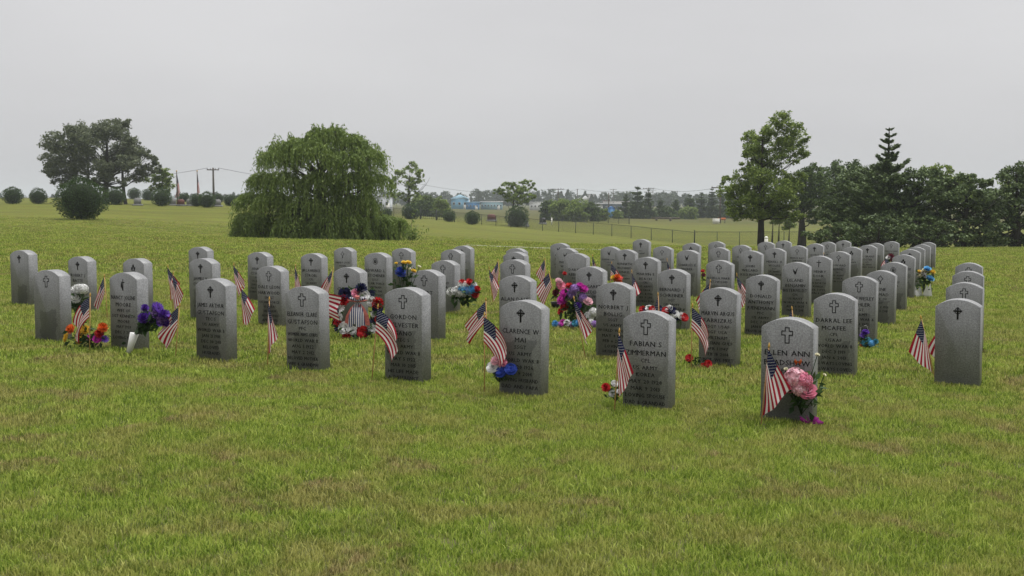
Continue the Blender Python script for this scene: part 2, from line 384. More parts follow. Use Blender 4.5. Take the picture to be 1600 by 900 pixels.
NEARP = [clump('tuft_near', 18, 0.034, 0.0038, 0.028, 10 + i, 0.95) for i in range(5)]
MIDP = [clump('tuft_mid', 20, 0.036, 0.007, 0.055, 30 + i, 0.9) for i in range(4)]
FARP = [clump('tuft_far', 24, 0.034, 0.013, 0.12, 50 + i, 0.9) for i in range(4)]
grass_layer('near_grass', 'short mown grass blades in the foreground in front of the graves', (2.6, 9.0), lambda Y: np.interp(Y, [3, 6, 9], [1300, 1050, 700]), NEARP, 1, 0.3)
grass_layer('middle_grass', 'short mown grass blades among the headstones', (8.6, 20.0), lambda Y: np.interp(Y, [8.6, 9, 20], [120, 300, 150]), MIDP, 2, 0.2)
grass_layer('far_grass', 'short mown grass blades behind the headstones up to the willow', (19.0, 74.0), lambda Y: np.interp(Y, [19, 20, 36, 52, 74], [20, 60, 30, 16, 0]), FARP, 3, 0.1)

# ------------------------------------------------------------------ headstones
ST_W, ST_T, ST_H, ST_RISE = 0.33, 0.135, 0.6626, 0.058
TH = math.atan2(0.461, 0.8563)
LAT_O, LAT_A, LAT_B = np.array([1.7562, 7.2245]), np.array([-0.8563, 0.461]), np.array([-0.0103, 2.5547])

def slab_mesh():
    hw = ST_W / 2; sh = ST_H - ST_RISE; R = (hw * hw + ST_RISE ** 2) / (2 * ST_RISE); a0 = math.asin(hw / R)
    def outline(ins):
        pts = [(-hw + ins, -0.14), (hw - ins, -0.14)]
        for k in range(15):
            a = a0 - 2 * a0 * k / 14; r = R - ins
            x = r * math.sin(a); pts.append((max(-hw + ins, min(hw - ins, x)), ST_H - R + r * math.cos(a)))
        return pts
    b = 0.004; rings = [(0, b), (b, 0), (ST_T - b, 0), (ST_T, b)]; v = []; f = []
    for y, ins in rings: v += [(x, y, z) for x, z in outline(ins)]
    m = 17
    f.append(tuple(range(m))); f.append(tuple(range(4 * m - 1, 3 * m - 1, -1)))
    for r in range(3):
        f += [(r * m + i, (r + 1) * m + i, (r + 1) * m + (i + 1) % m, r * m + (i + 1) % m) for i in range(m)]
    return MB().add(v, f).build('slab', M_GRANITE)
SLAB = slab_mesh()

_gl = {}
def glyph(ch):
    if ch not in _gl:
        cu = bpy.data.curves.new('glyph', 'FONT'); cu.body = ch; cu.size = 1.0; cu.resolution_u = 1; cu.offset = 0.0
        o = bpy.data.objects.new('glyph', cu); COL.objects.link(o)
        dg = bpy.context.evaluated_depsgraph_get(); dg.update()
        me = o.evaluated_get(dg).to_mesh()
        v = np.array([x.co[:2] for x in me.vertices]) if len(me.vertices) else np.zeros((0, 2))
        f = [tuple(p.vertices) for p in me.polygons]
        o.evaluated_get(dg).to_mesh_clear(); bpy.data.objects.remove(o); bpy.data.curves.remove(cu)
        if len(v): v = v - [v[:, 0].min(), 0]
        _gl[ch] = (v, f, v[:, 0].max() if len(v) else 0.28)
    return _gl[ch]
def inscription(lines, names, y=-0.0012):
    mb = MB(); z = ST_H - 0.235
    for i, t in enumerate(lines):
        big = i < names; cap = 0.0345 if big else 0.0265
        s = cap / 0.70; tr = 0.11
        wd = sum(glyph(c)[2] + tr for c in t) - tr
        sx = min(s * 1.08, 0.29 / wd); x = -wd * sx / 2
        for c in t:
            v, f, w = glyph(c)
            if len(v):
                for q in (0.0, 0.0016): mb.add(np.stack([x + q + v[:, 0] * sx, np.full(len(v), y - q * 0.1), z + v[:, 1] * s], 1), f)
            x += (w + tr) * sx
        z -= 0.062 if (i + 1 < names) else 0.0475
    return mb.build('inscription', M_INK)

def ring_poly(mb, outer, inner, y, y2):
    n_ = len(outer); v = [(x, y, z) for x, z in outer] + [(x, y, z) for x, z in inner] + [(x, y2, z) for x, z in outer] + [(x, y2, z) for x, z in inner]
    f = [(i, (i + 1) % n_, (i + 1) % n_ + n_, i + n_) for i in range(n_)]
    f += [(i, i + 2 * n_, (i + 1) % n_ + 2 * n_, (i + 1) % n_) for i in range(n_)]
    mb.add(v, f)
def cross_pts(c, w, top, bot, arm, az):
    return [(-w, c + bot), (w, c + bot), (w, c + az - w), (arm, c + az - w), (arm, c + az + w), (w, c + az + w), (w, c + top), (-w, c + top), (-w, c + az + w), (-arm, c + az + w), (-arm, c + az - w), (-w, c + az - w)]
EZ = ST_H - 0.105; Y0, Y1 = -0.0015, 0.002
def emblem_mesh(k):
    mb = MB()
    if k == 'cross':                               # outlined latin cross
        ring_poly(mb, cross_pts(EZ, 0.0155, 0.052, -0.052, 0.037, 0.014), cross_pts(EZ, 0.0095, 0.046, -0.046, 0.031, 0.014), Y0, Y1)
    elif k == 'thin':
        mb.prism(cross_pts(EZ, 0.005, 0.05, -0.05, 0.032, 0.016), Y0, Y1)
    elif k == 'celtic':                            # filled ringed cross
        mb.prism(cross_pts(EZ, 0.0065, 0.046, -0.05, 0.032, 0.016), Y0, Y1)
        c = [(0.024 * math.cos(a), EZ + 0.016 + 0.024 * math.sin(a)) for a in np.linspace(0, 2 * math.pi, 20, False)]
        d = [(0.0185 * math.cos(a), EZ + 0.016 + 0.0185 * math.sin(a)) for a in np.linspace(0, 2 * math.pi, 20, False)]
        ring_poly(mb, c, d, Y0 - 0.0004, Y1)
    elif k == 'flame':                             # slim cross beside a flame
        mb.prism(cross_pts(EZ, 0.004, 0.05, -0.052, 0.019, 0.02), Y0, Y1)
        mb.prism([(-0.006, EZ - 0.05), (-0.012, EZ - 0.035), (-0.027, EZ - 0.015), (-0.024, EZ + 0.008), (-0.014, EZ + 0.03), (-0.012, EZ + 0.012), (-0.007, EZ - 0.005)], Y0, Y1)
    elif k == 'dove':                              # descending bird
        mb.prism([(-0.004, EZ - 0.045), (0.012, EZ - 0.03), (0.014, EZ - 0.005), (0.034, EZ + 0.045), (0.012, EZ + 0.02), (0.002, EZ - 0.006), (-0.012, EZ + 0.004), (-0.03, EZ + 0.03), (-0.026, EZ - 0.006), (-0.014, EZ - 0.03)], Y0, Y1)
    elif k == 'hands':                             # cupped shapes in a ring
        c = [(0.036 * math.cos(a), EZ + 0.04 * math.sin(a)) for a in np.linspace(0, 2 * math.pi, 20, False)]
        d = [(0.031 * math.cos(a), EZ + 0.035 * math.sin(a)) for a in np.linspace(0, 2 * math.pi, 20, False)]
        ring_poly(mb, c, d, Y0, Y1)
        mb.prism([(-0.002, EZ - 0.025), (-0.004, EZ + 0.03), (-0.02, EZ + 0.005), (-0.014, EZ - 0.02)], Y0, Y1)
        mb.prism([(0.002, EZ - 0.025), (0.014, EZ - 0.02), (0.02, EZ + 0.005), (0.004, EZ + 0.03)], Y0 - 0.0002, Y1)
    elif k == 'trefoil':                           # three lobes over a bar
        for x, z in ((0, 0.02), (-0.019, -0.008), (0.019, -0.008)):
            mb.prism([(x + 0.014 * math.cos(a), EZ + z + 0.018 * math.sin(a)) for a in np.linspace(0, 2 * math.pi, 12, False)], Y0, Y1)
        mb.prism([(-0.03, EZ - 0.036), (0.03, EZ - 0.036), (0.03, EZ - 0.029), (-0.03, EZ - 0.029)], Y0 - 0.0003, Y1)
    elif k == 'leafcross':
        ring_poly(mb, [(0.026 * math.cos(a) * (1 + 0.25 * math.cos(4 * a)), EZ + 0.012 + 0.03 * math.sin(a) * (1 + 0.25 * math.cos(4 * a))) for a in np.linspace(0, 2 * math.pi, 24, False)],
                  [(0.019 * math.cos(a) * (1 + 0.25 * math.cos(4 * a)), EZ + 0.012 + 0.023 * math.sin(a) * (1 + 0.25 * math.cos(4 * a))) for a in np.linspace(0, 2 * math.pi, 24, False)], Y0, Y1)
        mb.prism([(-0.006, EZ - 0.05), (0.006, EZ - 0.05), (0.006, EZ - 0.026), (-0.006, EZ - 0.026)], Y0, Y1)
    return mb.build('emblem', M_INK)
EMB = {k: emblem_mesh(k) for k in ('cross', 'thin', 'celtic', 'flame', 'dove', 'hands', 'trefoil', 'leafcross')}
EMB_WORD = {'cross': 'outlined cross', 'thin': 'thin cross', 'celtic': 'dark ringed cross', 'flame': 'cross and flame mark', 'dove': 'bird mark', 'hands': 'ringed hands mark', 'trefoil': 'lobed mark', 'leafcross': 'outlined leaf-shaped cross'}

US, WW, KO, VN = 'US ARMY', 'WORLD WAR II', 'KOREA', 'VIETNAM'
# (c, r): top row in the photo, left edge in the photo, emblem, name lines, lines
STONES = {
 (0, 0): (498, 1190, 'cross', 2, ['ELLEN ANN', 'BRADSHAW', 'PFC', US, WW]),
 (1, 0): (487, 973, 'cross', 2, ['FABIAN S', 'ZIMMERMAN', 'CPL', US, KO, 'MAY 20 1928', 'MAR 9 2013', 'LOVING SPOUSE', 'DAD & GRANDAD']),
 (2, 0): (470, 780, 'celtic', 2, ['CLARENCE W', 'MAI', 'SSGT', US, WW, 'JUL 20 1926', 'FEB 9 2014', 'LOVING HUSBAND', 'DAD AND PAPA']),
 (3, 0): (450, 601, 'cross', 3, ['GORDON', 'SYLVESTER', 'GANO', 'TEC 5', US, WW, 'MAY 5 1922', 'MAR 10 2015', 'HIS LIFE MADE', 'A DIFFERENCE']),
 (4, 0): (448, 447, 'cross', 2, ['ELEANOR CLARE', 'GUSTAFSON', 'PFC', 'WOMENS ARMY CORPS', WW, 'AUG 5 1922', 'MAY 2 2012', 'BELOVED MOTHER', 'WIFE & GRANDMA']),
 (5, 0): (436, 305, 'celtic', 2, ['JAMES ARTHUR', 'GUSTAFSON', 'TEC 5', US, WW, 'JAN 21 1918', 'DEC 30 2011', 'BELOVED', 'HUSBAND']),
 (6, 0): (426, 171, 'flame', 2, ['NANCY JOLENE', 'MOORE', 'WIFE OF', 'SGT KENNETH', 'MOORE', 'MAY 1939', 'DEC 7 2012', 'LOVING MOM']),
 (7, 0): (422, 53, 'cross', 0, []),
 (-2, 1): (468, 1462, 'celtic', 0, []),
 (-1, 1): (459, 1272, 'cross', 2, ['DARRAL LEE', 'MCAFEE', 'CPL', 'USAAF', WW, 'DEC 3 1919', 'JAN 6 2013', 'ALWAYS LOVING', 'ALWAYS LOVED']),
 (0, 1): (450, 1092, 'celtic', 2, ['MARVIN ARGUS', 'FABRIZIUS', 'SSGT USAF', 'SGT USA', VN, 'PERSIAN GULF', 'APR 1 1947', 'FEB 18 2014', 'UNTIL WE MEET', 'IN HEAVEN']),
 (1, 1): (442, 931, 'celtic', 2, ['NORBERT J', 'BOLLIG', 'SSGT', US, WW, 'MAY 4 1919', 'FEB 6 2014', 'LOVING', 'HUSBAND']),
 (2, 1): (431, 780, 'celtic', 2, ['ALAN DALE']),
 (3, 1): (422, 640, 'cross', 2, ['HUBERT']),
 (4, 1): (418, 522, 'celtic', 2, ['CURTIS M']),
 (5, 1): (416, 402, 'cross', 2, ['DALE LEON', 'HARWOOD', 'SMSGT', 'US AIR FORCE', 'KOREA', 'VIETNAM', 'AUG 13 1930', 'APR 4 2012', 'BELOVED DAD']),
 (6, 1): (404, 296, 'celtic', 2, ['JAMES K', 'CONNER', 'SGT', US, KO, 'JUN 1 1932', 'OCT 8 2012']),
 (7, 1): (404, 192, 'trefoil', 0, []),
 (8, 1): (401, 106, 'celtic', 2, ['ROBERT J', 'BATTE', 'CPL', US, WW]),
 (9, 1): (391, 16, 'celtic', 0, []),
 (-3, 2): (442, 1478, 'cross', 0, []),
 (-2, 2): (432, 1315, 'cross', 2, ['MELVIN WESLEY', 'KOEHLER', 'TSGT', 'US ARMY', 'WORLD WAR II', 'MAR 3 1921', 'MAY 9 2012']),
 (-1, 2): (430, 1164, 'celtic', 3, ['DONALD', 'ANTHONY', 'JUENEMANN', 'PFC', US, 'DEC 7 1933', 'JAN 14 2011', 'PROUD HUSBAND', 'PROUD VETERAN']),
 (0, 2): (421, 1027, 'celtic', 2, ['BERNARD J', 'SCHREINER', 'SGT', US, WW]),
 (1, 2): (417, 900, 'celtic', 2, ['MARGARET', 'ALLEDER', 'WIFE OF', 'CPL']),
 (2, 2): (406, 782, 'cross', 0, []),
 (3, 2): (407, 673, 'cross', 0, ['PFC', US, KO]),
 (4, 2): (395, 569, 'hands', 2, ['EDWARD L', 'KETCHENER', 'SSGT', 'US AIR FORCE', VN, 'JUN 12 1941', 'MAY 6 2012']),
 (5, 2): (396, 470, 'celtic', 2, ['JIM LAWRENCE', 'STROBL', 'CPL', US, 'WORLD WAR II', 'KOREA']),
 (6, 2): (394, 386, 'celtic', 2, ['ANA G', 'CTAVOS', 'PFC', US, 'JUN 4 1926', 'MAY 2 2012', 'LOVING MOTHER']),
 (7, 2): (386, 295, 'celtic', 0, ['CPL', US, WW]),
 (-4, 3): (424, 1487, 'cross', 0, []),
 (-3, 3): (423, 1352, 'leafcross', 2, ['IRENE', 'NOMAD', 'WIFE OF', 'SGT', 'MAR 2 1931', 'JUN 3 2011']),
 (-2, 3): (410, 1222, 'dove', 3, ['LELAND', 'BENJAMIN', 'BISTERFELDT', 'CPL', 'US NAVY', WW, 'AUG 9 1920', 'MAY 7 2011']),
 (-1, 3): (407, 1103, 'cross', 0, ['ROSELLA MARIE', 'ATTWOOD']),
 (0, 3): (402, 990, 'celtic', 2, ['MARVIN E', 'BEACH', 'CPL', US, KO, 'DEC 8 1930', 'SEP 9 2011', 'LOVING DAD']),
 (1, 3): (396, 880, 'none', 2, ['DARYL', 'KEELER', 'SGT', US]),
 (2, 3): (394, 787, 'celtic', 0, []), (3, 3): (390, 688, 'cross', 0, ['PFC', US]), (4, 3): (388, 612, 'cross', 2, ['ROGER', 'SP4']),
 (5, 3): (387, 522, 'leafcross', 0, ['HARRY LOUIS', 'VOGEL', 'CPL', US]),
 (-5, 4): (411, 1492, 'cross', 0, []), (-4, 4): (410, 1376, 'hands', 0, ['SGT', US, KO]), (-3, 4): (400, 1260, 'thin', 2, ['J HENRY', 'DOHR', 'A1C', 'US NORTH', KO, 'JUL 3 1929', 'JUN 4 2011']),
 (-2, 4): (392, 1154, 'celtic', 3, ['JOHN', 'WILLARD', 'KISSLINGER', 'PFC', US]), (-1, 4): (391, 1057, 'dove', 2, ['CHARLES E', 'WEBER', 'SGT', US]),
 (0, 4): (390, 960, 'celtic', 3, ['KENNETH', 'RICHARD', 'DINKEL', 'PFC', US]), (1, 4): (388, 868, 'dove', 2, ['WILLIAM', 'WAHL', 'CPL', US]),
 (2, 4): (388, 790, 'celtic', 0, []), (3, 4): (384, 708, 'celtic', 0, ['SGT', US]),
 (-5, 5): (398, 1393, 'trefoil', 2, ['VERA LEE', 'HUFF', 'WIFE OF', 'PFC', US]), (-4, 5): (393, 1293, 'leafcross', 2, ['EDWARD', 'KERNS', 'PFC', US, KO, 'JUN 9 1928']),
 (-3, 5): (388, 1194, 'celtic', 2, ['MERRILL A', 'WOLKE', 'SGT', US, WW]), (-2, 5): (387, 1107, 'cross', 0, []), (-1, 5): (385, 1020, 'leafcross', 0, ['SGT', US]),
 (0, 5): (387, 938, 'dove', 0, ['EUGENE LOUIS', 'VOSS', 'CPL']), (1, 5): (380, 860, 'dove', 2, ['ALVIN', 'EARL', 'SGT', US, KO]),
 (-6, 6): (390, 1405, 'celtic', 0, ['SGT', US]), (-5, 6): (386, 1315, 'trefoil', 0, ['SGT', US]), (-4, 6): (384, 1231, 'leafcross', 0, ['MONTE RAY', 'SHIPMAN', 'PFC', US]),
 (-3, 6): (383, 1144, 'leafcross', 2, ['HANS']), (-2, 6): (380, 1066, 'trefoil', 0, ['PFC', US]), (-1, 6): (374, 988, 'celtic', 0, ['PFC', US]),
 (-7, 7): (386, 1416, 'cross', 0, ['SGT', US]), (-6, 7): (383, 1341, 'celtic', 2, ['ED GRANT', 'FOSTER', 'CPL', US, WW]), (-5, 7): (381, 1260, 'celtic', 0, ['LESTER R', 'HOLT']),
 (-4, 7): (378, 1184, 'leafcross', 0, ['SGT', US]), (-3, 7): (378, 1106, 'leafcross', 0, ['SGT', US]),
 (-8, 8): (382, 1427, 'celtic', 0, ['SGT', US]), (-7, 8): (380, 1355, 'cross', 0, ['SGT', US]), (-6, 8): (378, 1280, 'cross', 0, ['SGT', US]), (-5, 8): (378, 1212, 'celtic', 0, ['PFC', US]),
 (-9, 9): (379, 1437, 'cross', 0, ['SGT', US]), (-8, 9): (378, 1381, 'leafcross', 0, ['VERNON EARL', 'KRAUS']), (-7, 9): (378, 1306, 'celtic', 0, ['SGT', US]),
}
ORD = ['front', 'second', 'third', 'fourth', 'fifth', 'sixth', 'seventh', 'eighth', 'ninth', 'tenth']
NUM = ['first', 'second', 'third', 'fourth', 'fifth', 'sixth', 'seventh', 'eighth', 'ninth', 'tenth', 'eleventh', 'twelfth']
NOTE = {(0, 0): 'pink bouquet and tall flag', (1, 0): 'flag and red flower beside it', (2, 0): 'white and blue roses below', (3, 0): 'flag waving across it',
        (4, 0): 'flag hanging beside it', (5, 0): 'pale-bordered dark stain', (6, 0): 'purple bouquet leaning on it', (4, 1): 'flower wreath propped against it',
        (0, 1): 'red roses lying at its left foot', (1, 3): 'no mark above its lettering', (-1, 6): 'blue bow tied at its right', (-8, 9): 'dark trees right behind it'}
by_row = {}
for (c_, r_), d_ in STONES.items(): by_row.setdefault(r_, []).append(c_)
u_ = -LAT_A / np.linalg.norm(LAT_A)
STONE_AT = {}
for key in sorted(STONES, key=lambda k: (k[1], k[0])):
    c_, r_ = key; T, Lx, em, nn, lines = STONES[key]
    C = LAT_O + LAT_A * c_ + LAT_B * r_
    zt = z_from_y(T, C[1])
    for _ in range(6):                              # slide along its row to the measured left edge
        FL = C - u_ * ST_W / 2; xw = x_from_px(Lx, FL[1], zt - 0.3 * ST_H); d = float(np.clip(xw - FL[0], -0.18, 0.18)); C = C + u_ * d * 0.8
    gz = float(ground(C[0], C[1])); z0 = float(np.clip(z_from_y(T, C[1]) - ST_H, gz - 0.05, gz + 0.07))
    k = sorted(by_row[r_]).index(c_)
    lab = 'grey headstone with %s, %s from right, %s row' % (NOTE.get(key, EMB_WORD.get(em, 'plain top')), NUM[k] if k else 'first', ORD[r_])
    rs = random.Random(c_ * 31 + r_ * 7)
    t = thing('headstone', (C[0], C[1], z0), lab, 'headstone', 'rows of granite headstones', -TH + rad(rs.uniform(-1.2, 1.2)))
    t.rotation_euler[0] = rad(rs.uniform(-0.8, 0.8)); t.rotation_euler[1] = rad(rs.uniform(-0.7, 0.7))
    obj('slab', SLAB, t)
    if em != 'none': obj('emblem', EMB[em], t)
    if lines: tag(obj('inscription', inscription(lines, nn), t), kind='stuff')
    STONE_AT[key] = (C, z0)

# ------------------------------------------------------------------ stick flags
def flag_cloth(hoist, fly, droop, side, seed, fold, sag):
    r = np.random.default_rng(seed); nu, nv = 22, 12
    u = np.linspace(0, 1, nu)[None, :]; v = np.linspace(0, 1, nv)[:, None]     # v=0 top of hoist
    ph = r.uniform(0, 6.28, 3)
    dr = droop - 0.20 + (0.48 if rad(58) < droop < rad(86) else 0.22) * v + sag * (u ** 1.3) + 0.06 * np.sin(v * 3 + ph[0])
    du = fly / (nu - 1)
    drm = np.broadcast_to(dr, (nv, nu))
    px = np.concatenate([np.zeros((nv, 1)), np.cumsum(np.cos(drm[:, 1:]) * du, 1)], 1)
    pz = np.concatenate([np.zeros((nv, 1)), np.cumsum(-np.sin(drm[:, 1:]) * du, 1)], 1)
    amp = fold * (0.25 + u)
    wav = np.sin(v * 8.5 + u * 2.2 + ph[1]); 
    x = side * (px + amp * 0.45 * np.cos(v * 8.5 + u * 1.5 + ph[2]) * u); y = -0.012 + amp * wav * np.minimum(1, u * 4)
    z = pz - v * hoist * (1 - 0.12 * u * fold / 0.03)
    V = np.stack([x, y, z], 2).reshape(-1, 3); UV = np.stack([np.broadcast_to(u, (nv, nu)), 1 - np.broadcast_to(v, (nv, nu))], 2).reshape(-1, 2)
    i2 = np.arange(nv * nu).reshape(nv, nu)
    f = np.stack([i2[:-1, :-1].ravel(), i2[:-1, 1:].ravel(), i2[1:, 1:].ravel(), i2[1:, :-1].ravel()], 1)
    return mesh_np('cloth', V, f, M_FLAG, uv=UV, smooth=True)
# top px, base px (or None), depth by base row y (or None: from the height), side the cloth falls to, droop deg, label
FLAGS = [
 (141, 457, 140, 548, -1, 42, 'beside the orange and yellow flowers at the left edge'),
 (163, 428, 168, None, -1, 58, 'just left of the stone with the purple bouquet'),
 (262, 413, 268, None, 1, 66, 'farthest of the three flags lined up left of two stacked ringed-cross stones'),
 (271, 424, 270, None, 1, 62, 'middle one of the three flags lined up right of the purple bouquet'),
 (281, 473, 274, 560, -1, 55, 'nearest of the three flags right of the purple bouquet'),
 (365, 410, 370, None, 1, 62, 'small far one of two flags right of the stain-bordered stone'),
 (378, 445, 380, 508, 1, 60, 'near one of two flags right of the stain-bordered stone'),
 (421, 463, 418, 572, 1, 74, 'hanging limp at the left of the fifth front-row stone'),
 (462, 412, 460, None, 1, 76, 'between two ringed-cross stones in the third row'),
 (521, 417, 512, None, -1, 70, 'tiny one behind the wreath at the left'),
 (494, 449, 492, None, 1, 16, 'spread sideways beside the wreath'),
 (591, 474, 581, 592, 1, 33, 'waving across the left side of a front-row stone'),
 (757, 487, 757, 611, 1, 38, 'above the white and blue roses'),
 (759, 464, 762, None, -1, 52, 'behind the flag with the white and blue roses'),
 (764, 416, 770, None, 1, 68, 'third of the flags lined up behind the blue roses'),
 (778, 404, 782, None, -1, 66, 'farthest of the flags lined up behind the blue roses'),
 (851, 402, 856, None, -1, 62, 'far one of two flags left of the pink arrangement'),
 (857, 422, 870, 481, -1, 48, 'leaning over the pink rose and dark pot'),
 (926, 397, 926, None, 1, 74, 'tiny one behind the stone with no mark'),
 (956, 408, 952, None, 1, 50, 'above the small orange flowers'),
 (987, 421, 990, None, 1, 82, 'narrow one right of the orange flowers'),
 (896, 462, 915, 559, 1, 67, 'in front of the big pink and purple arrangement'),
 (1028, 456, 1032, None, -1, 82, 'rising between two red white and blue garlands'),
 (1042, 403, 1046, None, 1, 82, 'tiny dark one left of a bird-marked stone'),
 (1082, 473, 1080, 573, 1, 42, 'over the two red roses'),
 (968, 512, 960, 640, 1, 69, 'hanging at the left of the second front-row stone'),
 (1110, 436, 1104, None, -1, 70, 'dark tip showing left of a faintly lettered stone'),
 (1151, 426, 1156, None, 1, 72, 'tiny one right of a faintly lettered stone'),
 (1237, 478, 1246, None, -1, 72, 'tip showing above the rightmost front-row stone'),
 (1202, 535, 1189, 662, 1, 66, 'tallest, left of the pink bouquet'),
 (1438, 492, 1463, 598, -1, 66, 'leaning left on bare lawn near the right edge'),
 (1476, 494, 1484, None, -1, 66, 'half hidden behind the stone cut by the right edge'),
 (1390, 397, 1394, None, -1, 40, 'small red one between bunched stones at the far right'),
 (680, 403, 682, None, 1, 80, 'dark tip behind the fourth column of stones'),
 (1287, 394, 1290, None, 1, 60, 'red tip between two far stones'),
]
STICK_H = 0.5
for i, (tx, ty, bx_, by_, side, droop, where) in enumerate(FLAGS):
    rs = random.Random(i * 5 + 3)
    if by_ is not None:
        D = depth_for(bx_, by_, 0.0)
        D -= 0.07; base = at(bx_, D); top = unproj(tx, ty, D - rs.uniform(0.0, 0.04))
    else:
        D = depth_for(tx, ty, STICK_H); base = at(bx_, D); top = unproj(tx, ty, D)
    t = thing('stick_flag', base, 'small stick flag, ' + where, 'flag', 'small flags set by the graves')
    tp = np.array(top - base); ln = np.linalg.norm(tp); dirv = tp / ln
    MB().tube([dirv * -0.06, dirv * (ln - 0.03)], 0.0042, 7).obj('stick', M_WOOD, t)
    MB().tube([dirv * (ln - 0.034), dirv * (ln - 0.026), dirv * (ln - 0.015), dirv * ln], [0.005, 0.0075, 0.006, 0.0008], 7).obj('finial', M_GOLD, t)
    sc = 1.0 if by_ is None or ln > 0.38 else ln / 0.5
    me = flag_cloth((0.165 if droop > 58 else 0.18) * sc, (0.275 if droop > 58 else 0.285) * sc, rad(droop), side, i + 11, rs.uniform(0.012, 0.022), rad(rs.uniform(0, 7) + (45 if droop < 47 and droop > 20 else 0)))
    o = obj('cloth', me, t, tuple(dirv * (ln - 0.038)))
    lean = math.atan2(dirv[0], dirv[2])
    o.rotation_euler = (0, lean, -TH * 0.9 + rad(rs.uniform(-8, 8)))

# ------------------------------------------------------------------ flowers
def bloom_mesh(kind, color, seed):
    r = np.random.default_rng(seed); V, Q, R = [], [], []; n0 = 0
    def petal(az, tilt, r0, ln, wd, cup, z0):
        nonlocal n0
        ca, sa = math.cos(az), math.sin(az); pts = []
        for s in (0, 0.35, 0.72, 1.0):
            w = wd * (0.35, 0.9, 1.0, 0.45)[(0, 0.35, 0.72, 1.0).index(s)]
            ti = tilt + cup * (s - 0.5); rr = r0 + ln * s * math.cos(ti); zz = z0 + ln * s * math.sin(ti)
            for q in (-1, 1): pts.append((rr * ca - q * w * sa, rr * sa + q * w * ca, zz + 0.04 * abs(q) * s))
        V.extend(pts); Q.extend([(n0 + 2 * k, n0 + 2 * k + 1, n0 + 2 * k + 3, n0 + 2 * k + 2) for k in range(3)]); R.extend([r.uniform(0, 1)] * 3); n0 += 8
    if kind == 'rose':
        for ring, (m, ti, ln, wd, r0) in enumerate(((3, 1.45, 0.55, 0.20, 0.02), (4, 1.25, 0.75, 0.32, 0.08), (5, 0.95, 0.85, 0.42, 0.14), (6, 0.5, 0.9, 0.46, 0.18), (6, 0.1, 0.9, 0.48, 0.15))):
            for k in range(m): petal(2 * math.pi * (k + 0.5 * ring) / m + r.uniform(-.15, .15), ti + r.uniform(-.1, .1), r0, ln, wd, -0.7 + 0.25 * ring, 0.0)
    elif kind == 'mum':
        for ring, (m, ti, ln) in enumerate(((8, 1.3, 0.8), (12, 0.9, 0.95), (14, 0.5, 1.0), (14, 0.1, 1.0), (12, -0.35, 0.9))):
            for k in range(m): petal(2 * math.pi * (k + 0.5 * (ring % 2)) / m + r.uniform(-.1, .1), ti + r.uniform(-.12, .12), 0.02, ln, 0.17, 0.5, 0.0)
    elif kind == 'hyd':                            # cluster of florets
        for j in range(5):
            for i in range(9):
                for dj, di in ((0, 0), (0, 1), (1, 1), (1, 0)):
                    ph_ = -1.2 + (j + dj) * 0.55; az = (i + di) * 0.698; V.append((0.74 * math.cos(ph_) * math.cos(az), 0.74 * math.cos(ph_) * math.sin(az), 0.6 * math.sin(ph_) + 0.1))
                Q.append((n0, n0 + 1, n0 + 2, n0 + 3)); R.append(r.uniform(0.3, 0.6)); n0 += 4
        for k in range(70):
            a = r.uniform(0, 6.283); zz = r.uniform(-0.5, 1.0); rr = math.sqrt(max(0, 1 - zz * zz)) * 0.85
            cx, cy, cz = rr * math.cos(a), rr * math.sin(a), zz * 0.8
            for p_ in range(4):
                nloc = Vector((cx, cy, cz)).normalized(); q = nloc.to_track_quat('Z', 'Y'); b = r.uniform(0, 1.5) + p_ * math.pi / 2
                o_ = Vector((cx, cy, cz)); e1 = q @ Vector((math.cos(b), math.sin(b), 0.25)); e2 = q @ Vector((-math.sin(b), math.cos(b), 0))
                for s, w in ((0.02, 0.03), (0.24, 0.14)):
                    for sg in (-1, 1): V.append(tuple(o_ + e1 * s + e2 * (w * sg)))
                Q.append((n0, n0 + 1, n0 + 3, n0 + 2)); R.append(r.uniform(0, 1)); n0 += 4
    elif kind == 'daisy':
        for k in range(13): petal(2 * math.pi * k / 13, 0.15 + r.uniform(-.1, .1), 0.1, 0.9, 0.14, 0.2, 0.0)
        for k in range(6): petal(2 * math.pi * k / 6, 1.3, 0.02, 0.2, 0.12, 0.2, 0.05)
    return mesh_np('bloom', np.array(V), np.array(Q), petal_mat(color), rnd=R)
_bl = {}
def bloom(kind, color, v):
    k = (kind, color, v % 3)
    if k not in _bl: _bl[k] = bloom_mesh(kind, color, len(_bl) + 5)
    return _bl[k]
def leaf_mesh(name, pts, dirs, ln, wd, mat, seed):
    r = np.random.default_rng(seed); V, Q, R = [], [], []
    for i, (p_, d) in enumerate(zip(pts, dirs)):
        p_ = np.array(p_); d = np.array(d) / (np.linalg.norm(d) + 1e-9); s = np.cross(d, r.normal(0, 1, 3)); s /= np.linalg.norm(s) + 1e-9; l = ln * r.uniform(0.7, 1.3)
        V += [p_, p_ + d * l * 0.45 + s * wd / 2, p_ + d * l + np.array([0, 0, -0.12 * l]), p_ + d * l * 0.45 - s * wd / 2]; Q.append((4 * i, 4 * i + 1, 4 * i + 2, 4 * i + 3)); R.append(r.uniform(0, 1))
    return V, Q, R
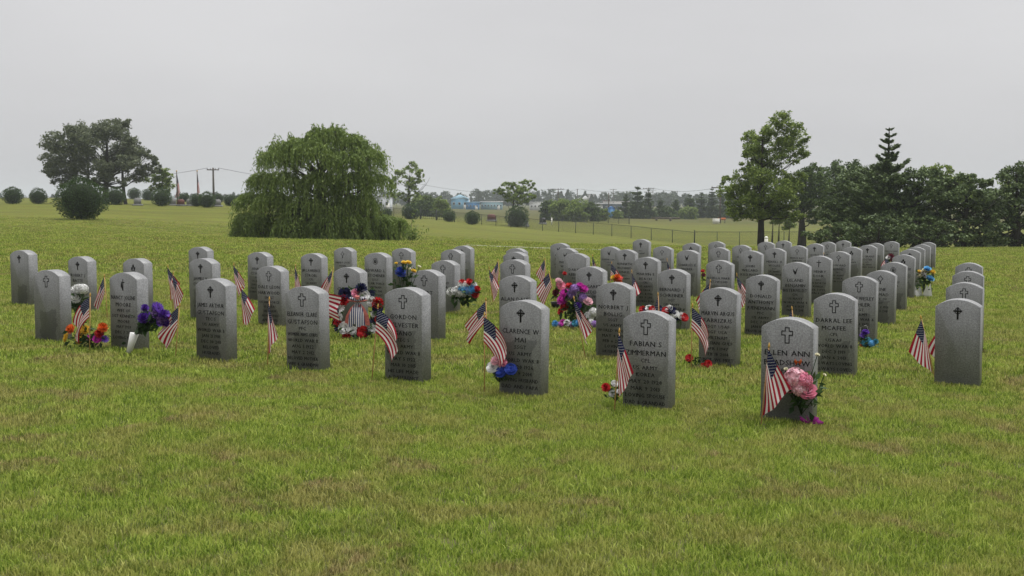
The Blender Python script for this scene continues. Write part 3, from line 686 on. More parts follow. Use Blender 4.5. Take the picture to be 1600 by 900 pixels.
def bouquet(name, label, base_px, base_y, blooms, leaves=30, leaf_len=0.06, stems=True, depth=None, back=0.03, cat='flowers', lift=0.0, join=None, green=1.0):
    """blooms: (px, y, radius px, kind, colour) as seen; join: the point the stems spring from (px, y)"""
    D = depth if depth else depth_for(base_px, base_y, 0.0)
    base = at(base_px, D); t = thing(name, base, label, cat)
    r = np.random.default_rng(abs(hash((base_px, base_y))) % 9999 if False else int(base_px * 7 + base_y)); hub = np.array(unproj(*join, D) - base) if join else np.array([0, 0, 0.0])
    mb = MB(); LP, LD = [], []
    for k, (bx, by, br, kind, colr) in enumerate(blooms):
        rr = br * pxm(D); P = unproj(bx, by, D - 0.03 - (bx - base_px) * pxm(D) * 0.5 + r.uniform(-back, back) * 0.8) - base
        o = obj('bloom', bloom(kind, colr, k), t, tuple(P)); o.scale = (rr, rr, rr)
        f = Vector((P.x * 0.8 - hub[0] * 0.8 + r.normal(0, 0.03), -0.14 + r.normal(0, 0.02), max(0.05, P.z - hub[2]) * 0.7 + 0.03)); o.rotation_euler = f.to_track_quat('Z', 'Y').to_euler()
        P = np.array(P)
        if stems:
            m = (P + hub) / 2 + r.normal(0, 0.008, 3); mb.tube([hub, m, P], 0.0028, 5)
            for q in range(3): LP.append(hub + (P - hub) * r.uniform(0.3, 0.95)); LD.append(r.normal(0, 1, 3) + (P - hub) * 3)
    cen = np.mean([np.array(unproj(b[0], b[1], D) - base) for b in blooms], 0); spread = max(0.03, max(abs(b[0] - np.mean([q[0] for q in blooms])) for b in blooms) * pxm(D))
    for q in range(leaves):
        pp = hub + (cen - hub) * r.uniform(0.3, 1.0) + r.normal(0, 1, 3) * np.array([spread * 0.5, 0.03, spread * 0.25]); pp[2] = max(pp[2], 0.012); LP.append(pp); LD.append(r.normal(0, 1, 3) + np.array([0, -0.3, 0.4]))
    if LP:
        V, Q, R = leaf_mesh('foliage', LP, LD, leaf_len, leaf_len * 0.45, M_STEM, int(base_px))
        obj('foliage', mesh_np('foliage', V, np.array(Q), M_STEM, rnd=R), t)
    if stems: mb.obj('stems', M_STEM, t)
    return t, D, base
rg = np.random.default_rng(77)
def scatter(n_, cx, cy, sx, sy, r_, kinds, cols):
    out = []
    for k in range(n_):
        a = rg.uniform(0, 6.28); q = math.sqrt(rg.uniform(0, 1)); out.append((cx + sx * q * math.cos(a), cy + sy * q * math.sin(a), r_ * rg.uniform(0.8, 1.2), kinds[k % len(kinds)], cols[k % len(cols)]))
    return out
# rightmost front stone: pink hydrangea and rose
t, D, b0 = bouquet('flower_bouquet', 'pink hydrangea and rose bouquet leaning on the rightmost front-row headstone', 1252, 664,
    [(1243, 590, 18, 'hyd', 'palepink'), (1257, 594, 14, 'hyd', 'pink'), (1236, 602, 14, 'hyd', 'pink'), (1250, 607, 14, 'hyd', 'palepink'), (1262, 613, 15, 'rose', 'pink'), (1233, 588, 9, 'hyd', 'palepink'),
     (1228, 577, 3.5, 'rose', 'cream'), (1277, 555, 4, 'rose', 'cream'), (1288, 586, 3, 'rose', 'cream')], 46, 0.075, join=(1252, 648), back=0.02)
mb = MB()
for k in range(7):
    a = k * 0.9; mb.prism([(0.0, 0.0), (0.05 * math.cos(a) - 0.01, 0.03 + 0.02 * abs(math.sin(a))), (0.075 * math.cos(a), 0.012 + 0.03 * abs(math.sin(a * 1.3))), (0.05 * math.cos(a) + 0.012, -0.004)], -0.05 + 0.012 * k, -0.047 + 0.012 * k)
mb.obj('ribbon', petal_mat('magenta'), t, loc=(0.045, -0.03, 0.02))
mb = MB(); 
for s in (-1, 1): mb.prism([(0, 0), (s * 0.02, 0.022), (s * 0.024, 0.002), (s * 0.014, -0.018)], 0, 0.002 + 0.001 * s)
mb.obj('butterfly_pick', petal_mat('orange'), t, loc=tuple(unproj(1247, 566, D) - b0))
bouquet('flower_spray', 'red carnation and white flower spray at the foot of the second front-row stone', 958, 638, [(947, 606, 8, 'mum', 'red'), (960, 600, 6, 'rose', 'white'), (957, 615, 6, 'rose', 'white'), (966, 612, 4, 'rose', 'white')], 16, 0.05, join=(962, 628))
bouquet('rose_bouquet', 'white and two blue roses with a red carnation at the foot of a stone', 775, 615,
    [(771, 575, 11, 'rose', 'white'), (784, 582, 10, 'rose', 'blue'), (798, 578, 10, 'rose', 'blue'), (775, 565, 9, 'mum', 'palepink'), (785, 567, 8, 'mum', 'pink')], 22, 0.06, join=(780, 597))
bouquet('rose_spray', 'two red artificial roses lying in the grass below a flag', 1090, 574, [(1077, 560, 6.5, 'rose', 'red'), (1106, 569, 6.5, 'rose', 'red'), (1098, 571, 4, 'rose', 'red')], 26, 0.05, join=(1090, 571))
# purple bouquet in a white cone vase
t, D, b0 = bouquet('purple_bouquet', 'deep purple artificial flower bouquet in a leaning white cone vase', 202, 554,
    scatter(24, 243, 492, 22, 15, 8, ['daisy', 'mum', 'daisy'], ['purple', 'purple', 'purple', 'purple', 'lilac']) + [(226, 482, 7, 'mum', 'purple'), (258, 505, 7, 'mum', 'purple')], 60, 0.075, join=(209, 524), back=0.05)
h1 = np.array(unproj(210, 521, D) - b0); h0 = np.array(unproj(201, 552, D) - b0)
MB().tube([h0, h0 + (h1 - h0) * 0.5, h1], [0.022, 0.029, 0.037], 14).obj('cone_vase', plain('white_plastic', (0.72, 0.72, 0.70), 0.4, var=0.05), t, smooth=True)
bouquet('grave_flowers', 'orange, yellow and purple ground flowers beside a flag at the left edge', 150, 546, [(133, 517, 9, 'rose', 'yellow'), (127, 520, 8, 'rose', 'yellow'), (160, 513, 9, 'mum', 'orange'), (155, 522, 8, 'mum', 'red'), (128, 500, 8, 'mum', 'red'), (152, 530, 7, 'rose', 'magenta'), (164, 530, 7, 'daisy', 'purple'), (126, 532, 8, 'mum', 'yellow'), (140, 528, 6, 'daisy', 'magenta'), (112, 515, 9, 'mum', 'orange'), (105, 528, 8, 'rose', 'yellow')], 60, 0.07, join=(142, 544))
bouquet('white_flowers', 'white pompom flowers at the left edge behind the orange ones', 122, 520, scatter(9, 120, 461, 16, 13, 8, ['mum', 'hyd'], ['white']), 40, 0.08, join=(122, 500), depth=12.4)
bouquet('tricolour_bouquet', 'upright bouquet of white, pale blue and red flowers on a green stem', 721, 492,
    scatter(7, 715, 455, 10, 7, 8, ['hyd', 'mum'], ['white']) + scatter(6, 729, 452, 10, 7, 8, ['hyd', 'mum'], ['lightblue', 'skyblue', 'white']) + [(742, 461, 7, 'mum', 'red'), (733, 442, 7, 'mum', 'red'), (722, 442, 6, 'mum', 'red'), (745, 452, 6, 'mum', 'red'), (740, 446, 6, 'mum', 'white')], 40, 0.10, join=(723, 478))
bouquet('blue_yellow_flowers', 'blue daisy and yellow blossoms on stems behind a front-row stone', 632, 534, [(626, 426, 9.5, 'mum', 'blue'), (629, 431, 7, 'daisy', 'blue'), (638, 411, 5, 'rose', 'yellow'), (631, 411, 4.5, 'rose', 'yellow'), (646, 424, 4.5, 'rose', 'yellow'), (638, 420, 4, 'rose', 'cream'), (619, 412, 3, 'rose', 'yellow'), (655, 417, 3, 'rose', 'cream')], 40, 0.07, depth=None, join=(632, 470))
bouquet('pink_arrangement', 'large pink, magenta and purple arrangement in front of a stone', 900, 510,
    [(884, 462, 11, 'mum', 'magenta'), (880, 470, 10, 'mum', 'magenta'), (906, 448, 7, 'mum', 'magenta'), (912, 453, 8, 'mum', 'magenta'), (898, 452, 9, 'hyd', 'lilac'), (892, 460, 8, 'hyd', 'lilac'), (910, 465, 8, 'hyd', 'lilac'), (918, 472, 8, 'rose', 'palepink'), (883, 480, 8, 'mum', 'red'), (889, 447, 6, 'rose', 'red'), (877, 487, 6, 'rose', 'red'), (920, 495, 9, 'hyd', 'white'), (927, 488, 8, 'hyd', 'white'), (903, 478, 6, 'rose', 'purple')], 120, 0.085, join=(902, 500), back=0.06)
bouquet('flower_garland', 'low lilac, white and teal garland on the grass below the pink arrangement', 896, 515, [(868 + 6.1 * k, 506 + 2.2 * math.sin(k * 1.9), 6, ['mum', 'hyd', 'rose'][k % 3], ['skyblue', 'lilac', 'magenta', 'white', 'lilac', 'teal'][k % 6]) for k in range(11)], 30, 0.05, stems=False)
t, D, b0 = bouquet('pink_rose_pot', 'pink rose and red blooms in a dark pot under a leaning flag', 868, 482, [(876, 447, 8, 'rose', 'pink'), (873, 440, 6, 'rose', 'palepink'), (879, 455, 5, 'rose', 'palepink'), (868, 458, 6, 'mum', 'maroon'), (882, 428, 4, 'mum', 'red')], 24, 0.07, join=(868, 466))
MB().tube([(0, 0, 0.0), (0, 0, 0.05), (0, 0, 0.085)], [0.045, 0.055, 0.062], 14).obj('pot', plain('dark_pot', (0.02, 0.018, 0.02), 0.4), t, smooth=True)
bouquet('orange_flowers', 'small orange flowers below a flag in the middle rows', 962, 500, scatter(6, 962, 438, 8, 5, 6, ['mum', 'daisy'], ['orange', 'orange', 'yellow', 'red']), 14, 0.05, depth=13.6, join=(962, 470))
RWB = ['red', 'navy', 'white', 'red', 'white', 'navy']
bouquet('patriotic_garland', 'red, white and blue garland left of a flag behind the second front-row stone', 1016, 520, [(1004 + 5 * k, 484 + 2 * math.sin(k * 2.1), 6, 'rose', RWB[k % 6]) for k in range(6)], 12, 0.05, depth=11.6, join=(1016, 500))
bouquet('patriotic_swag', 'red, white and navy swag right of a flag against a ringed-cross stone', 1060, 520, [(1041 + 4.6 * k, 486 + 0.75 * k * k * 0.5 - 3 * math.sin(k * 1.3), 7, 'rose', ['red', 'white', 'navy', 'white', 'navy', 'white', 'red'][k]) for k in range(7)], 16, 0.05, depth=11.3, join=(1058, 505))
bouquet('blue_bow', 'shiny blue ribbon bow on a far middle stone', 1003, 440, [(1001, 390, 5, 'rose', 'navy'), (1005, 394, 6, 'rose', 'blue'), (999, 395, 4, 'rose', 'lightblue'), (1008, 399, 4, 'rose', 'skyblue'), (1004, 401, 4, 'rose', 'blue')], 0, 0.05, depth=22.8, cat='bow', stems=True, join=(1004, 410))
t, D, b0 = bouquet('blue_purple_basket', 'purple and teal flower basket with a wire hoop beside a right-hand stone', 1356, 545, [(1352, 520, 6, 'rose', 'purple'), (1348, 524, 6, 'daisy', 'purple'), (1356, 533, 7, 'hyd', 'teal'), (1362, 537, 6, 'hyd', 'skyblue'), (1350, 537, 6, 'hyd', 'teal'), (1368, 534, 5, 'mum', 'teal'), (1346, 540, 3, 'mum', 'orange')], 30, 0.06, join=(1356, 543))
q = [np.array(unproj(x, y, D) - b0) for x, y in ((1345, 538), (1344, 512), (1354, 508), (1357, 516), (1358, 536))]
MB().tube(q, 0.002, 5).obj('wire_hoop', plain('wire', (0.5, 0.5, 0.5), 0.4, 0.8), t)
t, D, b0 = bouquet('blue_yellow_bouquet', 'upright white, blue and yellow bouquet at the right edge of the stones', 1444, 464, [(1441, 428, 6, 'rose', 'white'), (1446, 424, 6, 'rose', 'cream'), (1449, 421, 6, 'rose', 'skyblue'), (1453, 436, 6.5, 'rose', 'skyblue'), (1457, 426, 5, 'mum', 'yellow'), (1438, 431, 5, 'mum', 'cream'), (1446, 434, 5, 'rose', 'white'), (1436, 425, 4, 'rose', 'yellow')], 46, 0.09, join=(1444, 458))
V, F_ = [], []
mb = MB()
for k in range(9):
    a = k * 0.7; mb.add([(0, 0, 0), (0.05 * math.cos(a), 0.03 * math.sin(a), 0.05), (0.09 * math.cos(a + .3), 0.04 * math.sin(a + .3), 0.10 + 0.03 * math.sin(k)), (0.11 * math.cos(a + .5), 0.04 * math.sin(a + .5), 0.0)], [(0, 1, 2, 3)])
o = mb.obj('white_ribbon', plain('white_satin', (0.75, 0.75, 0.73), 0.5, var=0.08), t, loc=tuple(unproj(1440, 464, D) - b0)); o.scale = (1.5, 1.5, 1.7)
bouquet('dark_red_flowers', 'dark red and white flowers between far stones at right', 1389, 440, [(1388, 403, 4, 'rose', 'white'), (1392, 401, 5, 'mum', 'maroon'), (1394, 406, 4, 'mum', 'maroon')], 8, 0.05, depth=19.0, join=(1391, 418))
bouquet('red_wreath_piece', 'tiny red and black flower left of a faintly lettered stone', 1098, 470, [(1098, 424, 3.5, 'rose', 'red'), (1099, 430, 3.5, 'rose', 'maroon')], 6, 0.05, depth=17.5, join=(1098, 445))

# wreath with a striped bow on a wire easel
DW = 11.15; b0 = at(560, DW); t = thing('memorial_wreath', b0, 'round wreath of navy, white and red flowers with a striped ribbon bow', 'wreath')
cw = np.array(unproj(558, 489, DW) - b0); Rw = 33 * pxm(DW)
mb = MB(); mb.tube([cw + Rw * np.array([math.cos(a), 0.25 * math.sin(a), math.sin(a)]) for a in np.linspace(0, 2 * math.pi, 25)], 0.022, 7, False); mb.obj('ring', M_STEM, t)
LP, LD = [], []; WC = ['navy', 'red', 'white', 'navy', 'white', 'navy', 'pink', 'white', 'navy', 'red', 'navy', 'white', 'navy', 'white', 'red', 'navy', 'white', 'red', 'white', 'navy', 'red', 'navy', 'white', 'navy', 'red', 'white']
for k in range(26):
    a = 2 * math.pi * k / 26 + 0.2; P = cw + (Rw * (1 + 0.16 * math.sin(k * 2.7))) * np.array([math.cos(a), 0.25 * math.sin(a), math.sin(a)]) + np.array([0, -0.025, 0])
    o = obj('bloom', bloom(['rose', 'mum', 'rose', 'daisy'][k % 4], WC[k], k), t, tuple(P)); s = (8.8 + 2 * math.sin(k * 1.7)) * pxm(DW); o.scale = (s, s, s); o.rotation_euler = (rad(72 + 10 * math.sin(k)), 0, rad(12 * math.cos(k * 1.3)))
    for q in range(10): LP.append(P + rg.normal(0, 0.02, 3)); LD.append(rg.normal(0, 1, 3) + np.array([math.cos(a), -0.4, math.sin(a)]))
V, Q, R = leaf_mesh('foliage', LP, LD, 0.06, 0.025, M_STEM, 3); obj('foliage', mesh_np('foliage', V, np.array(Q), M_STEM, rnd=R), t)
n = NT('striped_ribbon'); sx_ = n.n('ShaderNodeSeparateXYZ'); n.l(n.objc(), sx_.inputs[0])
n.col(n.mix(n.math('LESS_THAN', n.math('FRACT', n.math('MULTIPLY', sx_.outputs['X'], 48.0)), 0.5), (0.55, 0.53, 0.52), (0.03, 0.04, 0.13))); M_RIB = n.m
M_RIB2 = plain('red_ribbon', (0.45, 0.13, 0.11), 0.6, var=0.25, scale=60)
def ribbon_strip(pts, w, name, mat, parent, loc):
    pts = np.array(pts); V = np.concatenate([pts + [w / 2, 0, 0], pts - [w / 2, 0, 0]]); m_ = len(pts)
    f = [(i, i + 1, m_ + i + 1, m_ + i) for i in range(m_ - 1)]; return MB().add(V, f).obj(name, mat, parent, True, loc)
cb_ = cw + np.array([0.015, -0.06, 0.10])
for k, (dx, mt) in enumerate(((-0.09, M_RIB2), (0.085, M_RIB2), (-0.06, M_RIB), (-0.025, M_RIB), (0.045, M_RIB), (0.01, M_RIB))):
    ribbon_strip([(0.0, 0, 0), (dx * 0.5, -0.02, -0.04), (dx, -0.02 - 0.007 * k, -0.12), (dx * 1.15, -0.02 - 0.008 * k, -0.20 - 0.012 * (k % 3))], 0.046, 'ribbon_tail', mt, t, tuple(cb_))
for k in range(5):
    a = rad(-10 + 50 * k); c_, s_ = math.cos(a), math.sin(a)
    ribbon_strip([(0, 0, 0), (0.05 * c_, -0.03, 0.045 * abs(s_) + 0.01), (0.085 * c_, -0.01, 0.05 * abs(s_) + 0.015), (0.05 * c_, 0.01, 0.02 * abs(s_)), (0, 0.0, 0)], 0.04, 'bow_loop', M_RIB2 if k % 2 == 0 else M_RIB, t, tuple(cb_ + np.array([0, 0, 0.01])))
mb = MB()
for dx in (-0.1, 0.1): mb.tube([(cw[0] + dx, 0.0, -0.02), (cw[0], 0.05, cw[2] + 0.1)], 0.004, 5)
mb.tube([(cw[0], 0.2, -0.02), (cw[0], 0.06, cw[2] + 0.1)], 0.004, 5); mb.obj('easel', plain('easel_wire', (0.03, 0.05, 0.03), 0.5), t)

# ------------------------------------------------------------------ trees and shrubs
LEAF_OAK = leafmat('oak_leaves', [(0.15, (0.074, 0.113, 0.026)), (0.5, (0.160, 0.230, 0.048)), (0.85, (0.288, 0.359, 0.085))], 0.35)
LEAF_DARK = leafmat('dark_leaves', [(0.15, (0.033, 0.057, 0.014)), (0.5, (0.063, 0.104, 0.024)), (0.85, (0.112, 0.166, 0.041))], 0.3)
LEAF_GREY = leafmat('grey_leaves', [(0.15, (0.061, 0.076, 0.041)), (0.5, (0.108, 0.130, 0.068)), (0.85, (0.169, 0.189, 0.111))], 0.3)
LEAF_WIL = leafmat('willow_leaves', [(0.15, (0.073, 0.114, 0.026)), (0.5, (0.149, 0.214, 0.048)), (0.85, (0.249, 0.317, 0.089))], 0.35)
LEAF_CED = leafmat('cedar_sprays', [(0.15, (0.042, 0.072, 0.022)), (0.5, (0.085, 0.126, 0.042)), (0.85, (0.154, 0.205, 0.079))], 0.15)
LEAF_BUSH = leafmat('bush_sprays', [(0.15, (0.021, 0.044, 0.012)), (0.5, (0.043, 0.080, 0.022)), (0.85, (0.080, 0.129, 0.034))], 0.15)
LEAF_FAR = leafmat('far_leaves', [(0.15, (0.030, 0.046, 0.022)), (0.85, (0.072, 0.095, 0.046))], 0.2)

def cards(P, ln, wd, r, up=0.4, axis_dir=None):
    """leaf-sized four-sided faces round points P"""
    n_ = len(P); d = r.normal(0, 1, (n_, 3)) if axis_dir is None else axis_dir + r.normal(0, 0.25, (n_, 3))
    d /= np.linalg.norm(d, axis=1)[:, None] + 1e-9
    nn = r.normal(0, 1, (n_, 3)); nn[:, 2] += up * 3
    if axis_dir is None:                            # leaf blades mostly face the sky
        nn /= np.linalg.norm(nn, axis=1)[:, None]; d = np.cross(nn, d); d /= np.linalg.norm(d, axis=1)[:, None] + 1e-9
    s = np.cross(d, nn); s /= np.linalg.norm(s, axis=1)[:, None] + 1e-9
    l = (ln * r.uniform(0.65, 1.35, n_))[:, None]; w = (wd * r.uniform(0.7, 1.3, n_))[:, None]
    V = np.stack([P - d * l / 2, P + s * w / 2 - d * l * 0.05, P + d * l / 2, P - s * w / 2 - d * l * 0.05], 1).reshape(-1, 3)
    return V, np.arange(n_ * 4).reshape(n_, 4), r.uniform(0, 1, n_)
def clump_points(c, rads, n_, r, flat=0.75):
    """points of leafy twigs: several small sub-lobes inside a clump, mostly near its skin"""
    k = max(7, int(n_ / 26)); a = r.normal(0, 1, (k, 3)); a /= np.linalg.norm(a, axis=1)[:, None]; sub = a * r.uniform(0.45, 1.0, k)[:, None]
    sub[:, 2] *= flat
    idx = r.integers(0, k, n_); q = r.normal(0, 1, (n_, 3)); q /= np.linalg.norm(q, axis=1)[:, None]; q *= (r.uniform(0, 1, n_) ** 0.5)[:, None] * 0.36
    q[:, 2] *= 0.7
    return c + (sub[idx] + q) * rads
def limb(mb, p0, p1, r0, r1, r, bend=0.12, n_=6):
    p0, p1 = np.array(p0), np.array(p1); t_ = np.linspace(0, 1, 5)[:, None]; L_ = np.linalg.norm(p1 - p0)
    pts = p0 + (p1 - p0) * t_ + np.sin(t_ * math.pi) * (r.normal(0, bend, 3) * L_ + np.array([0, 0, -0.06 * L_])); mb.tube(pts, np.linspace(r0, r1, 5), n_)
def clump_tree(name, label, px, D, base_y, clumps, trunk_r, leaf, mat, dens, depth_k=0.8, seed=1, barkm=None, group=None, trunk_top=None, forks=None, bare=None, cat='tree', flat=0.75):
    r = np.random.default_rng(seed); g = at(px, D); base = Vector((g.x, D, g.z)); t = thing(name, base, label, cat, group); k = pxm(D)
    cx = np.mean([c[0] for c in clumps]); hw = (max(c[0] + c[2] for c in clumps) - min(c[0] - c[2] for c in clumps)) / 2 * k
    cen = []
    for (x, y, rp) in clumps:
        p_ = np.array(unproj(x, y, D) - base); lat = abs((x - cx) * k) / (hw + 1e-6); dd = hw * depth_k * math.sqrt(max(0.05, 1 - lat * lat)); p_[1] = r.uniform(-1, 1) * dd
        p_[0] *= 1 + p_[1] / D; cen.append((p_, rp * k))
    mb = MB(); ty = trunk_top if trunk_top else min(c[1] for c in clumps) + 12
    top = np.array(unproj(px + 2, ty, D) - base); top[2] = max(top[2], 0.8); nseg = 7; tt = np.linspace(0, 1, nseg)[:, None]
    trunk = top * tt + np.sin(tt * 5 + seed) * np.array([0.12, 0.1, 0]) * trunk_r * 2 * tt; trunk[0, 2] = -0.3
    mb.tube(trunk, np.concatenate([[trunk_r * 1.35], np.linspace(trunk_r, trunk_r * 0.18, nseg - 1)]), 9)
    for fx in (forks or []):
        b2 = np.array(at(fx, D) - base); tp = np.array(unproj(fx + r.uniform(-6, 6), ty + 25, D) - base); limb(mb, b2 - [0, 0, 0.3], tp, trunk_r * 0.7, trunk_r * 0.2, r, 0.05, 7)
    for p_, rr in cen:
        zt = max(0.25 * top[2], p_[2] - 0.55 * np.hypot(p_[0], p_[1]) - 0.4 * rr); s = max(0.0, min(0.95, zt / top[2])); i = s * (nseg - 1); i0 = min(int(i), nseg - 2); q = trunk[i0] + (trunk[i0 + 1] - trunk[i0]) * (i - i0)
        limb(mb, q, p_, trunk_r * 0.34 * (1.15 - s), trunk_r * 0.06, r)
        for m_ in range(3): limb(mb, q + (p_ - q) * 0.65, p_ + r.normal(0, 0.55, 3) * rr, trunk_r * 0.1, trunk_r * 0.03, r, 0.1, 4)
    for (x, y) in (bare or []): limb(mb, trunk[3], np.array(unproj(x, y, D) - base), trunk_r * 0.25, trunk_r * 0.05, r, 0.1)
    mb.obj('trunk', barkm or M_BARK, t, True)
    Vs, Fs, Rs, o_ = [], [], [], 0
    for p_, rr in cen:
        n_ = int(11 * dens * (rr / leaf) ** 2); P = clump_points(p_, rr * 1.42, n_, r, flat); V, F_, R = cards(P, leaf, leaf * 0.62, r); Vs.append(V); Fs.append(F_ + o_); Rs.append(R); o_ += len(V)
    obj('crown', mesh_np('crown', np.concatenate(Vs), np.concatenate(Fs), mat, rnd=np.concatenate(Rs)), t)
    return t

OAK = [(1213,190,13),(1205,203,14),(1177,213,10),(1192,213,12),(1233,206,12),(1249,216,10),(1228,221,11),(1167,230,10),(1190,229,15),(1215,231,14),(1243,236,12),(1255,241,8),(1169,244,9),(1195,244,13),(1223,249,11),(1248,250,7),(1164,259,8),(1187,259,14),(1208,259,11),(1154,275,11),(1174,275,15),(1195,280,16),(1218,277,13),(1238,280,12),(1141,282,8),(1136,300,11),(1157,298,16),(1182,298,19),(1208,298,18),(1231,298,15),(1244,293,9),(1164,313,14),(1195,316,17),(1218,314,14),(1139,331,9),(1157,333,12),(1177,333,13),(1200,333,13),(1223,333,12),(1241,336,9),(1150,318,10),(1235,320,11)]
clump_tree('oak_tree', 'tall young oak with open layered crown behind the stones', 1189, 62, 378, OAK, 0.17, 0.13, LEAF_OAK, 6.5, 0.75, 3)
LT = [(171,193,12),(185,190,7),(156,202,11),(177,206,16),(137,210,13),(158,216,16),(192,212,11),(133,225,15),(152,231,16),(175,225,16),(198,221,11),(211,225,8),(133,244,15),(152,248,15),(173,244,15),(192,238,15),(209,240,12),(228,238,8),(232,250,9),(215,254,12),(196,257,13),(137,263,13),(158,265,13),(179,261,13),(221,267,10),(200,273,11),(177,276,11),(141,278,10),(234,263,8),(211,284,8),(115,205,15),(100,225,16),(85,245,15),(108,250,15),(95,265,13),(115,275,12),(78,265,10),(100,285,9)]
clump_tree('shade_tree', 'large grey-green shade tree on the hill at the left edge', 165, 118, 318, LT, 0.3, 0.26, LEAF_GREY, 7.5, 0.7, 5, M_BARK, forks=(197, 140))
clump_tree('hill_tree', 'small bright green tree right of the large shade tree', 252, 122, 316, [(247,273,9),(259,271,8),(268,275,5),(238,280,9),(251,286,11),(257,297,8),(243,293,8),(264,284,6)], 0.16, 0.24, LEAF_OAK, 5.5, 0.8, 6)
clump_tree('open_tree', 'open-crowned tree with a bare branch right of the willow', 638, 150, 336, [(625,266,7),(643,261,8),(652,268,7),(618,281,7),(636,281,9),(652,281,7),(614,292,6),(643,293,8),(620,304,6),(636,306,7),(651,304,5),(628,273,6),(660,275,4)], 0.22, 0.26, LEAF_OAK, 6, 0.8, 8, bare=[(672, 277), (666, 285)])
clump_tree('umbrella_tree', 'flat-topped umbrella-shaped tree above a round bush in the middle', 801, 150, 341, [(778,299,5),(786,294,6),(796,289,6),(807,289,6),(820,286,5.5),(830,286,5),(833,294,5),(803,298,7),(816,296,7),(786,302,5),(796,307,7),(809,307,7),(822,307,7),(832,305,5),(798,315,5),(811,314,6),(822,314,5)], 0.2, 0.26, LEAF_OAK, 7, 0.8, 9)
RB = [(1254,272,11),(1269,267,11),(1284,268,11),(1244,286,13),(1264,285,17),(1284,287,17),(1244,303,13),(1264,308,17),(1284,308,17),(1254,323,13),(1274,326,15),(1233,328,9),(1240,338,9),(1262,340,10)]
clump_tree('broadleaf_tree', 'dark broadleaf tree with forked trunk right behind the oak', 1252, 92, 372, RB, 0.26, 0.22, LEAF_DARK, 6, 0.8, 11, forks=(1257, 1246))
clump_tree('broadleaf_tree', 'dark green broadleaf tree between the oak and the spired cedar', 1306, 96, 372, [(1302,267,11),(1315,262,11),(1330,264,11),(1305,284,15),(1325,282,16),(1345,284,14),(1300,306,16),(1325,306,18),(1348,305,15),(1312,328,16),(1335,330,16),(1296,335,12)], 0.26, 0.22, LEAF_DARK, 6, 0.8, 12)
clump_tree('broadleaf_tree', 'lighter green broadleaf tree at the right edge behind the cedars', 1472, 80, 372, [(1468,270,11),(1480,264,10),(1492,270,11),(1460,288,13),(1480,290,15),(1500,288,14),(1470,310,15),(1495,312,15),(1515,300,14),(1530,285,13),(1520,320,14),(1545,310,15),(1560,290,13),(1575,315,15),(1590,295,14)], 0.22, 0.2, LEAF_OAK, 6, 0.8, 13)
for px_, hh, sd in ((1206, 318, 1), (1216, 322, 2), (1232, 330, 3)):
    clump_tree('sapling', ['thin sapling just right of the oak trunk', 'slim sapling between the oak and the forked tree', 'sapling close left of the forked tree'][sd - 1], px_, 104, 372, [(px_, hh + 12, 9), (px_ - 5, hh + 22, 8), (px_ + 6, hh + 24, 8)], 0.09, 0.2, LEAF_OAK, 5, 0.8, 30 + sd)

# cedars: whorls of spreading boughs
def conifer(name, label, px, D, top_y, rpx, seed, mat, prof=0.8, leaf=0.16, layers=26, group=None, low=0.0, base_y=None, cat='tree', dens=1.0, droop=0.12):
    r = np.random.default_rng(seed); g = at(px, D); t = thing(name, g, label, cat, group); H = unproj(px, top_y, D).z - g.z; R0 = rpx * pxm(D)
    mb = MB(); mb.tube([(0, 0, -0.3), (0.03, 0, H * 0.4), (0, 0.02, H * 0.75), (0, 0, H)], [0.03 * H, 0.024 * H, 0.012 * H, 0.003 * H], 7)
    Ps, Ds = [], []
    for i in range(layers):
        f = (i + r.uniform(0, 0.8)) / layers; z = H * (low + (1 - low) * f); Rl = R0 * ((1 - f) ** prof) * r.uniform(0.72, 1.15) + 0.05 * R0
        nb = max(4, int(9 * (1 - f) + 4)); a0 = r.uniform(0, 6.28)
        for k in range(nb):
            a = a0 + 6.283 * k / nb + r.normal(0, 0.22); L_ = Rl * r.uniform(0.35, 1.35); dirv = np.array([math.cos(a), math.sin(a), 0])
            s = np.linspace(0.12, 1, 6); pts = np.array([0, 0, z]) + dirv * (s * L_)[:, None]; pts[:, 2] += L_ * (-droop * s + 0.30 * s ** 2.5)
            if r.uniform() < 0.5: mb.tube(pts[::2], np.linspace(0.012, 0.003, 3) * H * 0.35, 4, False)
            n_ = int(dens * 34 * (L_ / leaf) ** 0.9) + 10; ss = r.uniform(0.1, 1.0, n_) ** 0.65; q = np.stack([np.interp(ss, s, pts[:, j]) for j in range(3)], 1)
            side = np.array([-dirv[1], dirv[0], 0]); q += side * (r.normal(0, 0.17, n_) * L_ * (1.1 - 0.6 * ss))[:, None]; q[:, 2] += r.normal(0, 0.05, n_) * L_
            Ps.append(q); Ds.append(np.tile(dirv + np.array([0, 0, 0.35]), (n_, 1)) + side * r.normal(0, 0.5, (n_, 1)))
    mb.obj('trunk', M_BARK, t, True)
    P = np.concatenate(Ps); V, F_, R = cards(P, leaf * 1.3, leaf * 0.55, r, 0.5, np.concatenate(Ds))
    obj('crown', mesh_np('crown', V, F_, mat, rnd=R), t); return t
def envelope(xs, tops, bottom, step, rp, seed):
    r = random.Random(seed); out = []; x = xs[0]
    while x <= xs[-1]:
        y = float(np.interp(x, xs, tops)) + rp * 0.8
        while y < bottom: out.append((x + r.uniform(-0.45, 0.45) * step, y + r.uniform(-0.4, 0.4) * step, rp * r.uniform(0.75, 1.15))); y += step * 0.95
        x += step
    return out
conifer('cedar_tree', 'tall cedar with a narrow spire, tallest at the right', 1385, 58, 199, 70, 1, LEAF_CED, 1.05, 0.15, 19, droop=-0.15, dens=1.1)
